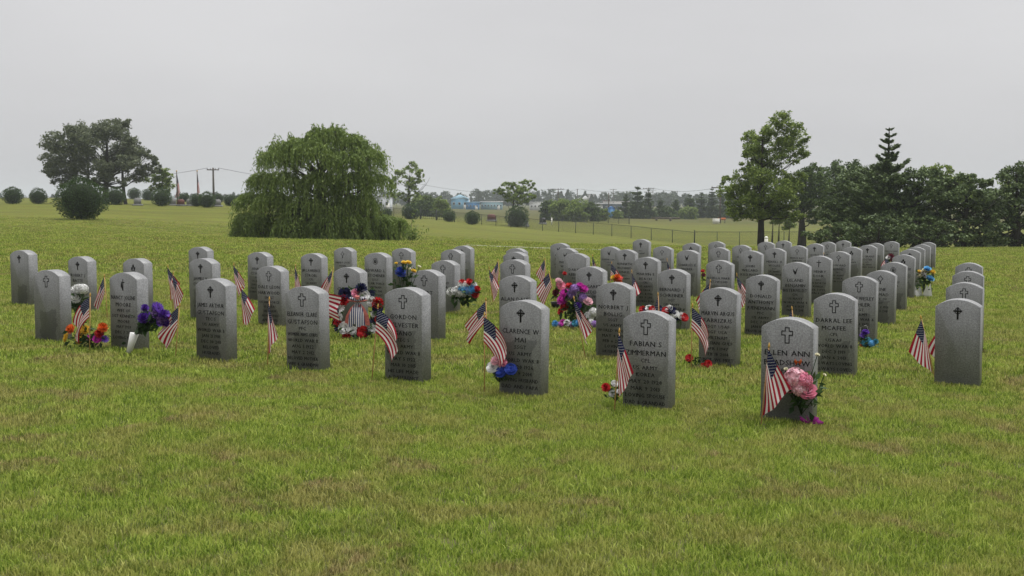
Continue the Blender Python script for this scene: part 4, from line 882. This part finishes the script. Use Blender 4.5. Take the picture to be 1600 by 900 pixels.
clump_tree('cedar_tree', 'broad rounded cedar left of the spired one', 1340, 60, 376, envelope([1290, 1310, 1335, 1360, 1385], [300, 272, 257, 255, 262], 384, 17, 13, 2), 0.2, 0.15, LEAF_CED, 4.6, 0.45, 22, flat=0.5)
clump_tree('cedar_tree', 'broad rounded cedar right of the spired one', 1432, 57, 376, envelope([1388, 1410, 1435, 1460, 1480], [268, 266, 264, 268, 285], 386, 17, 13, 3), 0.2, 0.15, LEAF_CED, 4.6, 0.45, 23, flat=0.5)
clump_tree('cedar_tree', 'wide dark cedar past the right end of the stones', 1508, 56, 376, envelope([1458, 1485, 1510, 1540, 1565], [285, 272, 266, 272, 285], 386, 18, 14, 4), 0.2, 0.16, LEAF_CED, 4.6, 0.45, 24, flat=0.5)
clump_tree('cedar_tree', 'dark cedar filling the far right corner', 1588, 57, 376, envelope([1545, 1570, 1600, 1630], [300, 262, 250, 270], 386, 18, 14, 5), 0.2, 0.16, LEAF_CED, 4.6, 0.45, 25, flat=0.5)
for px_, D, ty, lab in ((1308, 54, 346, 'low spreading juniper at the foot of the broad left cedar'), (1372, 52, 338, 'low juniper in front of the spired cedar'), (1450, 51, 338, 'low juniper in front of the right-hand cedars')):
    clump_tree('juniper_shrub', lab, px_, D, 380, envelope([px_ - 46, px_ - 20, px_ + 20, px_ + 46], [ty + 16, ty, ty, ty + 16], 380, 13, 9, px_), 0.08, 0.13, LEAF_CED, 3.0, 0.5, px_, cat='shrub', flat=0.4)

# willow: arching limbs and hanging strands
def willow():
    D = 48.0; r = np.random.default_rng(21); g = at(500, D); t = thing('willow_tree', g, 'big weeping willow with hanging strands reaching the grass', 'tree'); k = pxm(D)
    CL = [(505,217,18),(470,232,20),(545,226,17),(440,252,18),(583,250,15),(500,250,26),(545,258,22),(412,284,16),(450,287,22),(500,292,25),(550,292,23),(590,282,12),(393,315,15),(430,322,22),(480,327,25),(530,327,25),(572,322,16),(384,345,13),(418,350,18),(468,352,22),(520,352,22),(560,350,18),(596,350,14),(616,350,9),(380,366,10),(405,370,12),(435,372,13),(465,372,13),(495,372,13),(525,372,13),(555,372,13),(585,370,12),(606,366,9),(525,212,10),(455,240,14),(570,236,12)]
    base = np.array(g); mb = MB(); trunk = np.array([(0, 0, -0.3), (0.1, 0, 1.0), (0.0, 0.1, 2.2), (0.15, 0, 3.6)]); mb.tube(trunk, [0.34, 0.28, 0.2, 0.07], 10)
    V, F_, R, o_ = [], [], [], 0
    cx, hw = 498, 118
    for (x, y, rp) in CL:
        for rep in range(2 if y < 340 else 3):
            lat = min(0.98, abs(x - cx) / hw); dd = hw * k * 0.8 * math.sqrt(1 - lat * lat) * (0.75 if y > 240 else 0.45); yy = (-1, 0.3, 1)[rep] * dd * r.uniform(0.55, 1.0)
            c = np.array(unproj(x + r.uniform(-6, 6), y + r.uniform(-4, 4), D)) - base; c[1] = yy; c[0] *= 1 + yy / D; rr = rp * k
            q = trunk[1] + (trunk[3] - trunk[1]) * min(1, max(0.1, (c[2] - 1.0) / 4.0)); limb(mb, q, c + [0, 0, rr * 0.5], 0.075, 0.012, r, 0.12)
            ns = int(88 * (rp / 18) ** 1.6) + 14
            for s_ in range(ns):
                a = r.uniform(0, 6.283); f_ = math.sqrt(r.uniform(0, 1)) * 1.45; st = c + rr * np.array([math.cos(a) * math.sin(f_), math.sin(a) * math.sin(f_), 0.85 * math.cos(f_)])
                out = st[:2] / (np.linalg.norm(st[:2]) + 0.3) * 0.6 + np.array([math.cos(a), math.sin(a)]) * 0.7; L_ = r.uniform(0.3, 0.85) * (0.7 if y < 235 else 1.0) * (1.5 if r.uniform() < 0.12 else 1.0); wisp = 0.8 if (y < 262 and r.uniform() < 0.12) else 0.0
                L_ = min(L_, max(0.25, st[2] - 0.04)) if st[2] < 2.0 else L_
                nl = 15; s = np.linspace(0, 1, nl); pts = np.zeros((nl, 3)); h = 0.42 * L_ * (1 - np.exp(-3 * s)) ; jit = r.normal(0, 0.25, 2)
                pts[:, :2] = st[:2] + (out + jit) * h[:, None]; pts[:, 2] = st[2] + (wisp + (0.45 if y < 260 else 0.28)) * L_ * np.sin(s * 2.6) * (1 - s) - L_ * (s ** 1.35)
                pts[:, 2] = np.maximum(pts[:, 2], 0.03); tg = np.gradient(pts, axis=0); tg /= np.linalg.norm(tg, axis=1)[:, None] + 1e-9
                pts += r.normal(0, 0.022, pts.shape); dirs = tg + r.normal(0, 0.35, pts.shape)
                v_, f_, r_ = cards(pts, 0.16, 0.040, r, 0.5, dirs); V.append(v_); F_.append(f_ + o_); R.append(np.clip(r_ * 0.5 + r.uniform(0, 0.5), 0, 1)); o_ += len(v_)
    mb.obj('trunk', M_BARKG, t, True); obj('crown', mesh_np('crown', np.concatenate(V), np.concatenate(F_), LEAF_WIL, rnd=np.concatenate(R)), t)
willow()
# sucker shoot right of the willow
def shoot(px, D, h, label, nb, seed, mat, spread=0.5):
    r = np.random.default_rng(seed); g = at(px, D); t = thing('young_shrub', g, label, 'shrub'); mb = MB(); P = []
    for k in range(nb):
        e = np.array([r.normal(0, spread), r.normal(0, spread), h * r.uniform(0.25, 0.6)]) if k else np.array([0.05, 0, h]); limb(mb, (0, 0, 0), e, 0.012, 0.003, r, 0.08, 4)
        P.append(np.array(e) * r.uniform(0.3, 1, (26, 1)) + r.normal(0, 0.06, (26, 3)))
    P = np.concatenate(P); P[:, 2] = np.maximum(P[:, 2], 0.04); V, F_, R = cards(P, 0.13, 0.05, r); mb.obj('stem', M_BARKG, t); obj('foliage', mesh_np('foliage', V, F_, mat, rnd=R), t)
shoot(645, 45, 1.3, 'thin young shrub with one tall shoot right of the willow', 12, 4, LEAF_WIL, 0.35)

# clipped round bushes
def bush_mesh(seed, n_=2600, leaf=0.085):
    r = np.random.default_rng(seed); a = r.normal(0, 1, (n_, 3)); a /= np.linalg.norm(a, axis=1)[:, None]
    lump = 1 + 0.09 * np.sin(a[:, 0] * 5 + seed) * np.sin(a[:, 1] * 6) + 0.04 * np.sin(a[:, 2] * 9 + a[:, 0] * 5)
    P = a * (lump * (0.84 + 0.2 * r.uniform(0, 1, n_) ** 0.8 + 0.09 * (r.uniform(0, 1, n_) > 0.93)))[:, None]; P[:, 2] = np.where(P[:, 2] < 0, P[:, 2] * 0.92, P[:, 2] * (1.0 + 0.08 * (seed % 3))); P[:, 2] += 0.88
    P = P[P[:, 2] > 0.02]; V, F_, R = cards(P, leaf * 1.3, leaf * 0.7, r, 0.2, P - np.array([0, 0, 0.7])); return mesh_np('foliage', V, F_, LEAF_BUSH, rnd=R)
BUSH = [bush_mesh(s) for s in (1, 2, 3)]
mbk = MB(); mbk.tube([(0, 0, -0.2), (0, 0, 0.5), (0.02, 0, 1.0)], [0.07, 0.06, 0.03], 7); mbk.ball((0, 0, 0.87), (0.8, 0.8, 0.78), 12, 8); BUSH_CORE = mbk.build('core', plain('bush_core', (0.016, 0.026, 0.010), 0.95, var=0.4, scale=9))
BUSHES = [(181,112,15,'large one below the shade tree'),(150,114,10,'partly hidden one left below the shade tree'),(210,200,10,'right under the shade tree'),(232,170,10,'small one below the bright green tree'),(253,108,15,'lone dark one left of the flagpoles'),(288,150,8,'small one behind the red monument'),
 (308,110,11,'left half of a touching pair near the second flagpole'),(324,106,13,'right half of a touching pair near the second flagpole'),(342,150,8,'just right of the pair'),(360,116,10,'second right of the pair'),(375,113,10,'nearest the willow on its left side'),
 (605,140,8,'small one in the gap right of the willow'),(642,142,14,'under the open-crowned tree'),(702,146,10,'beside the gate'),(738,138,12,'lone one left of the red monument in the dip'),(808,146,18,'under the umbrella-shaped tree'),(60,112,13,'far left of the shade tree'),(20,110,15,'leftmost on the hill')]
for i, (px_, D, rp, where) in enumerate(BUSHES):
    g = at(px_, D); s = rp * pxm(D); H = 1.8 * s; t = thing('round_bush', (g.x, g.y, g.z), 'clipped dark round bush, ' + where, 'bush', 'clipped round bushes on the hill', rz=i * 1.3)
    a = obj('foliage', BUSH[i % 3], t); b = obj('core', BUSH_CORE, t)
    for o in (a, b): o.scale = (s, s, H / 1.92)
g = at(128, 66); s = 37 * pxm(66); t = thing('round_bush', g, 'big dark rounded juniper bush cut by the left edge', 'bush'); a = obj('foliage', bush_mesh(9, 7000, 0.055), t); b = obj('core', BUSH_CORE, t)
for o in (a, b): o.scale = (s, s, (unproj(128, 278, 66).z - g.z) / 1.9)

# shrub clusters and far trees
def shrub(px, D, ty, rp, seed, label, mat=LEAF_OAK, leaf=0.3, group='wild shrubs beyond the fence'):
    g = at(px, D); yb = 450 - F_PX * ((g.z - EYE) * CP + D * SP) / (D * CP - (g.z - EYE) * SP); r = random.Random(seed); cl = []
    for k in range(16): cl.append((px + r.uniform(-0.7, 0.7) * rp, ty + rp * 0.42 + r.uniform(0, 1) * max(2, yb - ty - rp * 0.5), rp * r.uniform(0.34, 0.5)))
    cl.append((px, ty + rp * 0.45, rp * 0.45)); clump_tree('wild_shrub', label, px, D, yb, cl, 0.1, leaf, mat, 6.5, 0.7, seed, group=group, cat='shrub')
for i, (px_, D, ty, rp, lab) in enumerate(((668,190,306,18,'mid-green shrub behind the gate'),(690,186,308,14,'smaller shrub behind the gate bush'),(655,195,304,14,'shrub behind the open-crowned tree'),(858,205,312,14,'leftmost of the shrub row right of the umbrella tree'),(876,200,310,15,'second of the shrub row right of the umbrella tree'),(900,198,311,18,'tallest middle shrub of the row'),(922,200,316,15,'right end of the shrub row'),(945,205,326,9,'low shrub after the row'),(965,230,328,9,'low shrub beside the conifers'),(1046,235,322,13,'shrub right of the tall conifers'),(1075,240,322,13,'shrub among the far conifers'))):
    shrub(px_, D, ty, rp, 60 + i, lab, LEAF_OAK if i % 3 else LEAF_DARK, 0.32)
for i, (px_, D, ty, rp, lab) in enumerate(((996,235,290,20,'tallest dark conifer beyond the fence'),(978,240,304,13,'dark conifer left beside the tallest'),(1013,236,296,12,'dark conifer right beside the tallest'),(1032,250,310,11,'short conifer right of the tall group'),(1056,255,312,12,'first conifer of the far right row'),(1078,255,303,14,'second conifer of the far right row'),(1096,260,300,13,'third conifer of the far right row'),(1112,258,294,13,'fourth, tallest conifer of the far right row'),(1128,262,302,13,'conifer behind the roadside utility pole'),(1142,255,300,13,'conifer left behind the oak'),(1165,260,306,14,'conifer hidden behind the oak crown'))):
    conifer('far_conifer', lab, px_, D, ty, rp, 80 + i, LEAF_CED, 0.75, 0.42, 13, 'dark conifers beyond the field', dens=1.5)
def belt(name, label, spans, D, seed, mat):
    r = np.random.default_rng(seed); Ps = []
    for (x0, x1, top, n_) in spans:
        for k in range(n_):
            px_ = x0 + (x1 - x0) * (k + r.uniform(0, 1)) / n_; dd = D + r.uniform(-30, 30); g = np.array(at(px_, dd)); H = (unproj(px_, top + r.uniform(-2, 5), dd).z - g[2]); rr = H * r.uniform(0.28, 0.45); m_ = 240
            q = r.normal(0, 1, (m_, 3)); q /= np.linalg.norm(q, axis=1)[:, None]; q *= r.uniform(0.7, 1.0, m_)[:, None]
            if r.uniform() < 0.3: q[:, :2] *= (0.75 - 0.6 * q[:, 2:3]) ; rr *= 0.7
            Ps.append(g + np.array([0, 0, H * 0.55]) + q * np.array([rr, rr, H * 0.46]))
    P = np.concatenate(Ps); V, F_, R = cards(P, 1.3, 0.8, r); tag(obj(name, mesh_np(name, V, F_, mat, rnd=R)), label, 'trees', None, 'stuff')
belt('far_woodland', 'hazy distant tree belt along the horizon', [(-60,140,303,22),(280,400,302,14),(560,640,299,9),(655,720,300,9),(740,795,296,9),(790,850,300,6),(835,900,296,8),(900,990,300,10),(960,1060,299,12),(1020,1140,302,14),(1140,1700,303,40)], 560, 5, LEAF_FAR)
belt('distant_woodland', 'faint tree line behind the distant buildings', [(-100,420,306,50),(560,1200,305,70),(1200,1720,305,50)], 1100, 6, LEAF_FAR)

# pale edging strip across the lawn behind the middle stones
ex = [np.array(at(px_, D_)) for px_, D_ in ((728, 35.5), (800, 34.8), (870, 34.2), (940, 33.6), (1004, 33.0))]
V = np.concatenate([[q + [0, -0.08, 0.02] for q in ex], [q + [0, 0.08, 0.02] for q in ex], [q + [0, -0.08, -0.05] for q in ex], [q + [0, 0.08, -0.05] for q in ex]]); F_ = []
for i in range(4): F_ += [(i, i + 1, 6 + i, 5 + i), (10 + i, 11 + i, i + 1, i), (5 + i, 6 + i, 16 + i, 15 + i)]
tag(MB().add(V, F_).obj('concrete_edging', plain('pale_concrete', (0.34, 0.34, 0.25), 0.9)), kind='structure')
# ------------------------------------------------------------------ fences
M_FMETAL = plain('fence_metal', (0.035, 0.04, 0.036), 0.6, 0.3)
n = NT('chain_link'); uvn = n.n('ShaderNodeUVMap'); s = n.n('ShaderNodeSeparateXYZ'); n.l(uvn.outputs[0], s.inputs[0])
w1 = n.math('ABSOLUTE', n.math('SUBTRACT', n.math('FRACT', n.math('ADD', s.outputs['X'], s.outputs['Y'])), 0.5)); w2 = n.math('ABSOLUTE', n.math('SUBTRACT', n.math('FRACT', n.math('SUBTRACT', s.outputs['X'], s.outputs['Y'])), 0.5))
al = n.math('MAXIMUM', n.math('LESS_THAN', w1, 0.055), n.math('LESS_THAN', w2, 0.055)); n.col((0.05, 0.055, 0.05)); n.l(al, n.b.inputs['Alpha']); M_LINK = n.m
def fence(name, label, pts, H, nposts):
    """pts: list of (px, depth); posts evenly set along it"""
    W_ = [at(*q) for q in pts]; t = thing(name, W_[0], label, 'fence'); o_ = np.array(W_[0]); P = [np.array(w) - o_ for w in W_]
    seg = [np.linalg.norm(P[i + 1] - P[i]) for i in range(len(P) - 1)]; cum = np.concatenate([[0], np.cumsum(seg)]); ss = np.linspace(0, cum[-1], nposts); Q = np.stack([np.interp(ss, cum, [p_[j] for p_ in P]) for j in range(3)], 1)
    Q[:, 2] = [float(ground(q[0] + o_[0], q[1] + o_[1])) - o_[2] for q in Q]
    post = MB().tube([(0, 0, -0.2), (0, 0, H + 0.03)], 0.035, 7).build('post', M_FMETAL); corner = MB().tube([(0, 0, -0.2), (0, 0, H + 0.16)], 0.06, 8).build('post', M_FMETAL)
    for i, q in enumerate(Q): obj('post', corner if i in (0, nposts - 1) else post, t, tuple(q))
    MB().tube(Q + [0, 0, H], 0.022, 6).obj('top_rail', M_FMETAL, t)
    V = np.concatenate([Q + [0, 0.04, 0.03], Q + [0, 0.04, H - 0.02]]); m_ = len(Q); UV = np.concatenate([np.stack([ss / 0.07, np.zeros(m_)], 1), np.stack([ss / 0.07, np.full(m_, H / 0.07)], 1)])
    obj('mesh_panel', mesh_np('mesh_panel', V, np.array([(i, i + 1, m_ + i + 1, m_ + i) for i in range(m_ - 1)]), M_LINK, uv=UV), t)
fence('chain_link_fence', 'chain-link fence running downhill from the gate to the corner post', [(710, 148), (850, 132), (1085, 111)], 1.25, 15)
fence('chain_link_fence', 'level chain-link fence from the corner post toward the oak and cedars', [(1085, 111), (1275, 113), (1560, 116)], 1.3, 15)
fence('low_fence', 'low distant fence across the pasture behind the black monument', [(860, 196), (925, 190), (983, 182)], 1.1, 8)
# gate and the stretch left of it
D = 150; g = at(682, D); t = thing('metal_gate', g, 'dark metal double gate in the fence right of the willow', 'gate'); k = pxm(D)
for x_ in (657, 682, 707):
    b_ = np.array(at(x_, D) - g); MB().tube([b_ - [0, 0, 0.2], b_ + [0, 0, 1.35]], 0.09, 8).obj('gate_post', M_FMETAL, t)
for x0, x1 in ((658.5, 680.5), (683.5, 705.5)):
    a_, b_ = np.array(at(x0, D) - g), np.array(at(x1, D) - g); mb = MB(); mb.tube([a_ + [0, 0, 0.15], a_ + [0, 0, 1.15], b_ + [0, 0, 1.15], b_ + [0, 0, 0.15], a_ + [0, 0, 0.15]], 0.035, 6); lf = mb.obj('gate_leaf', M_FMETAL, t)
    for q in np.linspace(0.15, 0.85, 6): c_ = a_ + (b_ - a_) * q; MB().tube([c_ + [0, 0, 0.15], c_ + [0, 0, 1.15]], 0.016, 5).obj('bar', M_FMETAL, lf)
fence('hill_fence', 'short fence run from the gate to behind the willow', [(560, 150), (657, 150)], 1.2, 8)
# white marker post by the oak
g = at(1197, 55); t = thing('marker_post', g, 'short white rounded post beside the oak trunk', 'post'); k = unproj(1197, 369, 55).z - g.z; M_WHT = plain('white_paint', (0.72, 0.71, 0.66), 0.6, var=0.06)
MB().tube([(0, 0, -0.1), (0, 0, k - 0.08)], 0.085, 12).obj('shaft', M_WHT, t, True); MB().ball((0, 0, k - 0.1), (0.092, 0.092, 0.1), 12, 8).obj('cap', M_WHT, t, True)
g = at(862, 170); MBp = MB().tube([(0, 0, -0.1), (0, 0, 0.95)], 0.1, 8); t = thing('marker_post', g, 'thin white post in the pasture right of the black monument', 'post'); MBp.obj('shaft', M_WHT, t); MB().ball((0, 0, 0.95), 0.11).obj('cap', M_WHT, t)

# ------------------------------------------------------------------ utility poles, wires, flagpoles
M_POLE = plain('pole_wood', (0.075, 0.06, 0.048), 0.9, var=0.3)
POLE_TOP = {}
def upole(px, D, ty, label, two=False, arm=1.3, r_=0.16):
    g = at(px, D); H = unproj(px, ty, D).z - g.z; t = thing('utility_pole', g, label, 'pole', 'utility poles'); MB().tube([(0, 0, -0.4), (0, 0, H)], [r_, r_ * 0.7], 8).obj('pole', M_POLE, t)
    if arm:
        MB().box((0, -0.14, H - 0.35), (2 * arm, 0.14, 0.16)).obj('crossarm', M_POLE, t)
        if two: MB().box((0, -0.14, H - 1.3), (1.7 * arm, 0.14, 0.16)).obj('crossarm', M_POLE, t)
        mi = MB().tube([(0, 0, 0), (0, 0, 0.12), (0, 0, 0.2)], [0.05, 0.06, 0.03], 6).build('insulator', M_FMETAL)
        for x_ in (-arm * 0.92, -arm * 0.4, arm * 0.4, arm * 0.92): obj('insulator', mi, t, (x_, -0.14, H - 0.27))
    POLE_TOP[px] = (np.array(g) + [0, -0.14, H - 0.1], arm)
upole(334, 190, 262, 'dark utility pole with crossarm on the hill left of the willow', arm=1.0, r_=0.2)
upole(260, 210, 264, 'bare pole behind the bright green hill tree', arm=0)
for px_, D, ty, lab, two in ((872,330,294,'utility pole with crossarms above the shrub row',True),(902,340,295,'plain utility pole right of the shrub-row pole',False),(951,250,301,'slim pole beside the blue booth',False),(1013,330,293,'double-armed pole rising behind the tallest conifer',True),(958,520,295,'faint far pole left of the tallest conifer',False),(1020,560,296,'faint far pole right of the tallest conifer',False),(1058,600,298,'faintest far pole above the conifer row',False),(1125,200,290,'utility pole left of the oak with a white box below',False)):
    upole(px_, D, ty, lab, two, 0 if px_ in (902, 951) else 1.6, 0.15 if D < 400 else 0.2)
M_WIRE = plain('wire_black', (0.03, 0.03, 0.032), 0.6)
def wire(a, b, off, label, sag=1.2, r_=0.022):
    p0, p1 = POLE_TOP[a][0] + [off, 0, 0.05], (POLE_TOP[b][0] if not isinstance(b, tuple) else np.array(unproj(*b))) + [off if not isinstance(b, tuple) else 0, 0, 0.05]; s = np.linspace(0, 1, 14)[:, None]; pts = p0 + (p1 - p0) * s; pts[:, 2] -= sag * 4 * (s * (1 - s))[:, 0]
    mb = MB(); mb.tube(pts, r_, 4); o = mb.obj('power_line', M_WIRE); tag(o, label, 'wire')
wire(334, (60, 268, 230), -0.9, 'thin wire from the hill pole toward the left', 1.5, 0.028); wire(334, (640, 288, 300), 0.9, 'thin wire from the hill pole down behind the willow', 1.5, 0.028)
wire(872, 902, 0.6, 'short wire between the two poles over the shrubs', 0.5, 0.03); wire(902, 1013, 0.8, 'wire from the plain pole to the double-armed pole', 1.0, 0.03); wire(872, (640, 284, 300), -0.8, 'wire running left from the shrub-row pole', 2.0, 0.03); wire(1013, 1125, 1.0, 'wire from the double-armed pole to the pole by the oak', 1.0, 0.03)
def flagpole(px, D, ty, by, label, seed):
    g = at(px, D); H = unproj(px, ty, D).z - g.z; t = thing('flagpole', g, label, 'flagpole', 'tall flags on the hill'); MB().tube([(0, 0, -0.3), (0, 0, H)], [0.06, 0.035], 8).obj('pole', M_POLE, t); MB().ball((0, 0, H + 0.05), 0.07).obj('finial', M_GOLD, t)
    o = obj('cloth', flag_cloth(0.9, 1.9, rad(93), 1, seed, 0.10, rad(2)), t, (0.04, 0, H - 0.15)); o.rotation_euler = (0, 0, 0.25 * seed - 0.4)
flagpole(277, 112, 268, 318, 'left of two tall flagpoles with a limp flag on the hill', 1); flagpole(309, 112, 268, 320, 'right of two tall flagpoles with a limp flag on the hill', 2)

# ------------------------------------------------------------------ hill monuments, vehicles, buildings
M_REDST = plain('red_granite', (0.15, 0.06, 0.05), 0.6); M_GRST = plain('grey_stone', (0.2, 0.2, 0.2), 0.8); 
g = at(283, 110); t = thing('monument', g, 'small red granite monument between the flagpoles', 'monument'); MB().box((0, 0, 0.1), (1.5, 0.6, 0.25)).obj('base', M_GRST, t); MB().prism([(-0.55, 0.22), (0.55, 0.22), (0.5, 0.75), (0.2, 0.9), (-0.2, 0.9), (-0.5, 0.75)], -0.15, 0.15).obj('tablet', M_REDST, t); t.scale = (0.6, 0.6, 0.75)
for i, (px_, D, lab) in enumerate(((215, 108, 'small grey monument on the hill below the shade tree'), (297, 113, 'pale upright marker right of the red monument'), (340, 111, 'grey marker right of the second flagpole'), (270, 113, 'grey slab left of the red monument'))):
    g = at(px_, D); t = thing('grave_marker', g, lab, 'monument'); MB().box((0, 0, 0.06), (0.9, 0.45, 0.18)).obj('base', M_GRST, t); MB().prism([(-0.32, 0.14), (0.32, 0.14), (0.32, 0.6), (0.15, 0.72), (-0.15, 0.72), (-0.32, 0.6)], -0.1, 0.1).obj('tablet', M_GRST, t)
M_GLASS = NT('window_glass'); M_GLASS.col((0.02, 0.025, 0.03)); M_GLASS.b.inputs['Roughness'].default_value = 0.15; M_GLASS = M_GLASS.m
for px_, D, w_, h_, colr, lab in ((768, 172, 1.25, 0.85, (0.14, 0.045, 0.04), 'wide dark red monument in the dip left of the umbrella tree'), (803, 150, 1.25, 0.6, (0.33, 0.33, 0.36), 'left grey monument under the umbrella tree'), (819, 152, 1.1, 0.65, (0.28, 0.28, 0.31), 'right grey monument under the umbrella tree'), (848, 172, 0.95, 0.75, (0.02, 0.02, 0.022), 'black polished monument right of the umbrella tree')):
    g = at(px_, D); t = thing('family_monument', g, lab, 'monument'); mt = plain('polished_' + str(px_), colr, 0.35); MB().box((0, 0, 0.1), (w_ * 1.25, 0.6, 0.3)).obj('base', M_GRST, t)
    MB().prism([(-w_ / 2, 0.24), (w_ / 2, 0.24), (w_ / 2, 0.2 + h_ * 0.85), (w_ * 0.3, 0.22 + h_), (-w_ * 0.3, 0.22 + h_), (-w_ / 2, 0.2 + h_ * 0.85)], -0.12, 0.12).obj('tablet', mt, t)
M_PANE = M_GLASS
def building(px, D, wpx, top_y, color, label, roof=None, dep=9, win=4, gable=0.0, rz=0.0, cat='building', base_drop=0.5, door=True, roofc=(0.3, 0.3, 0.31)):
    g = at(px, D); k = pxm(D); Wd = wpx * k; H = max(2.0, unproj(px, top_y, D).z - g.z); t = thing('far_building', g, label, cat, rz=rz); mt = plain('wall_' + str(px), color, 0.8, var=0.08, scale=1.5)
    MB().box((0, dep / 2, H / 2 - base_drop), (Wd, dep, H + 2 * base_drop)).obj('wall', mt, t); mr = plain('roof_' + str(px), roofc, 0.6)
    if gable: MB().prism([(-Wd / 2 - 0.3, H), (Wd / 2 + 0.3, H), (Wd / 2 + 0.3, H + 0.15), (0, H + gable), (-Wd / 2 - 0.3, H + 0.15)], -0.4, dep + 0.4).obj('roof', mr, t)
    else: MB().box((0, dep / 2, H + 0.65 * 0.3), (Wd + 0.5, dep + 0.5, 0.3)).obj('roof', mr, t)
    for i in range(win):
        x_ = -Wd / 2 + Wd * (i + 0.5) / win; w = MB().box((x_, -0.03, H * 0.55), (Wd / win * 0.42, 0.1, H * 0.28)).obj('window', M_WHT, t); MB().box((x_, -0.09, H * 0.55), (Wd / win * 0.36, 0.04, H * 0.23)).obj('pane', M_PANE, w)
    if door: MB().box((Wd * 0.32, -0.03, H * 0.2), (max(0.9, Wd * 0.07), 0.1, H * 0.75)).obj('door', M_WHT, t)
building(718, 420, 26, 311, (0.16, 0.36, 0.52), 'pale blue metal shed, leftmost of the far buildings', gable=1.6, win=3, roofc=(0.3, 0.48, 0.6)); building(738, 400, 20, 317, (0.04, 0.17, 0.36), 'strong blue low shed right of the pale blue one', win=4, roofc=(0.2, 0.36, 0.52)); building(768, 410, 34, 316, (0.22, 0.34, 0.38), 'long blue-grey shed with white roof left of the umbrella tree', win=7, roofc=(0.7, 0.7, 0.7))
building(842, 410, 28, 317, (0.55, 0.55, 0.54), 'long white building right of the umbrella tree', win=5, roofc=(0.6, 0.6, 0.6)); building(924, 620, 12, 304, (0.42, 0.40, 0.40), 'tall pale block rising above the shrub row', win=2, roofc=(0.45, 0.44, 0.44), dep=12); building(915, 560, 12, 313, (0.6, 0.6, 0.6), 'small white gabled building below the tall block', gable=2.2, win=2, roofc=(0.5, 0.5, 0.5))
building(937, 300, 9, 320, (0.55, 0.55, 0.53), 'white hut at the right end of the shrub row', win=1, dep=5); building(957, 380, 40, 319, (0.035, 0.05, 0.065), 'dark shed with pale roof left of the tall conifers', win=6, roofc=(0.55, 0.55, 0.56)); building(965, 520, 40, 316, (0.6, 0.58, 0.57), 'long pale building behind the dark shed', win=6, roofc=(0.55, 0.5, 0.5)); building(948, 540, 8, 314, (0.32, 0.08, 0.08), 'small red-brown block behind the dark shed', win=1, roofc=(0.4, 0.12, 0.1), door=False)
building(600, 260, 18, 308, (0.55, 0.57, 0.6), 'pale shed showing right of the willow', win=2, dep=6)
g = at(955, 240); t = thing('blue_booth', g, 'small blue booth by the slim pole', 'booth'); M_BLU = plain('booth_blue', (0.05, 0.17, 0.42), 0.6); MB().box((0, 0, 1.0), (1.3, 1.3, 2.1)).obj('cabin', M_BLU, t); MB().prism([(-0.72, 2.05), (0.72, 2.05), (0, 2.4)], -0.75, 0.75).obj('roof', M_BLU, t); MB().box((0, -0.66, 0.95), (0.8, 0.06, 1.7)).obj('door', plain('booth_door', (0.10, 0.26, 0.5), 0.6), t)
g = at(1091, 400); t = thing('tarp_pile', g, 'bright blue and white tarp-covered heap before the conifers', 'tarp'); r = np.random.default_rng(4)
P = [(x_, y_, max(0.0, 2.1 * math.exp(-(x_ * x_ + y_ * y_) * 0.45) + 0.25 * math.sin(x_ * 3 + y_ * 2)) + 0.9) for y_ in np.linspace(-1.6, 1.6, 9) for x_ in np.linspace(-1.9, 1.9, 11)]
f = [(j * 11 + i, j * 11 + i + 1, (j + 1) * 11 + i + 1, (j + 1) * 11 + i) for j in range(8) for i in range(10)]
n = NT('blue_tarp'); n.col(n.ramp(n.noise(0.9, 2, vec=n.objc()), [(0.48, (0.04, 0.16, 0.45)), (0.56, (0.55, 0.6, 0.68))])); MB().add(P, f).obj('tarp', n.m, t, True); MB().box((0, 0, 0.45), (2.9, 2.4, 1.3)).obj('load', M_GRST, t); t.scale = (0.7, 0.7, 0.8)
g = at(1119, 196); t = thing('white_tank', g, 'low white box tank beside the utility pole left of the oak', 'tank'); MB().box((0, 0, 0.45), (1.1, 0.7, 0.8)).obj('body', M_WHT, t); MB().box((0, 0, 0.88), (1.16, 0.76, 0.07)).obj('lid', M_WHT, t)
g = at(1128, 200); t = thing('orange_barrier', g, 'small orange barrier right of the white tank', 'barrier'); M_OR = plain('orange_plastic', (0.5, 0.13, 0.03), 0.6); MB().box((0, 0, 0.75), (1.3, 0.06, 0.4)).obj('board', M_OR, t)
for s in (-1, 1): MB().tube([(s * 0.5, -0.3, 0), (s * 0.5, 0, 0.95), (s * 0.5, 0.3, 0)], 0.03, 5).obj('leg', M_FMETAL, t)
g = at(1040, 215); t = thing('culvert_pipe', g, 'long dark pipe on low supports lying in the pasture', 'pipe'); MB().tube([(-2.7, 0, 0.55), (2.7, 0, 0.5)], 0.16, 10).obj('pipe', M_POLE, t)
for x_ in (-1.7, 0.9): MB().box((x_, 0, 0.15), (0.35, 0.5, 0.7)).obj('support', M_POLE, t)

# ------------------------------------------------------------------ humid air
n = NT('haze_air'); n.t.nodes.remove(n.b); pv = n.n('ShaderNodeVolumePrincipled'); pv.inputs['Color'].default_value = (0.80, 0.86, 0.92, 1); pv.inputs['Density'].default_value = 0.00042; pv.inputs['Anisotropy'].default_value = 0.0
n.l(pv.outputs[0], n.out.inputs['Volume'])
ylo, yhi = float(gy_[0]) - 5, float(gy_[-1]) + 5; xhi = float(max(gx_[-1], -gx_[0])) + 5; zlo = float(GZ.min()) - 1.0
o = MB().box((0, (ylo + yhi) / 2, (zlo + 24) / 2), (2 * xhi, yhi - ylo, 24 - zlo)).obj('haze', n.m); tag(o, 'pale humid haze over the fields', 'haze', None, 'stuff')
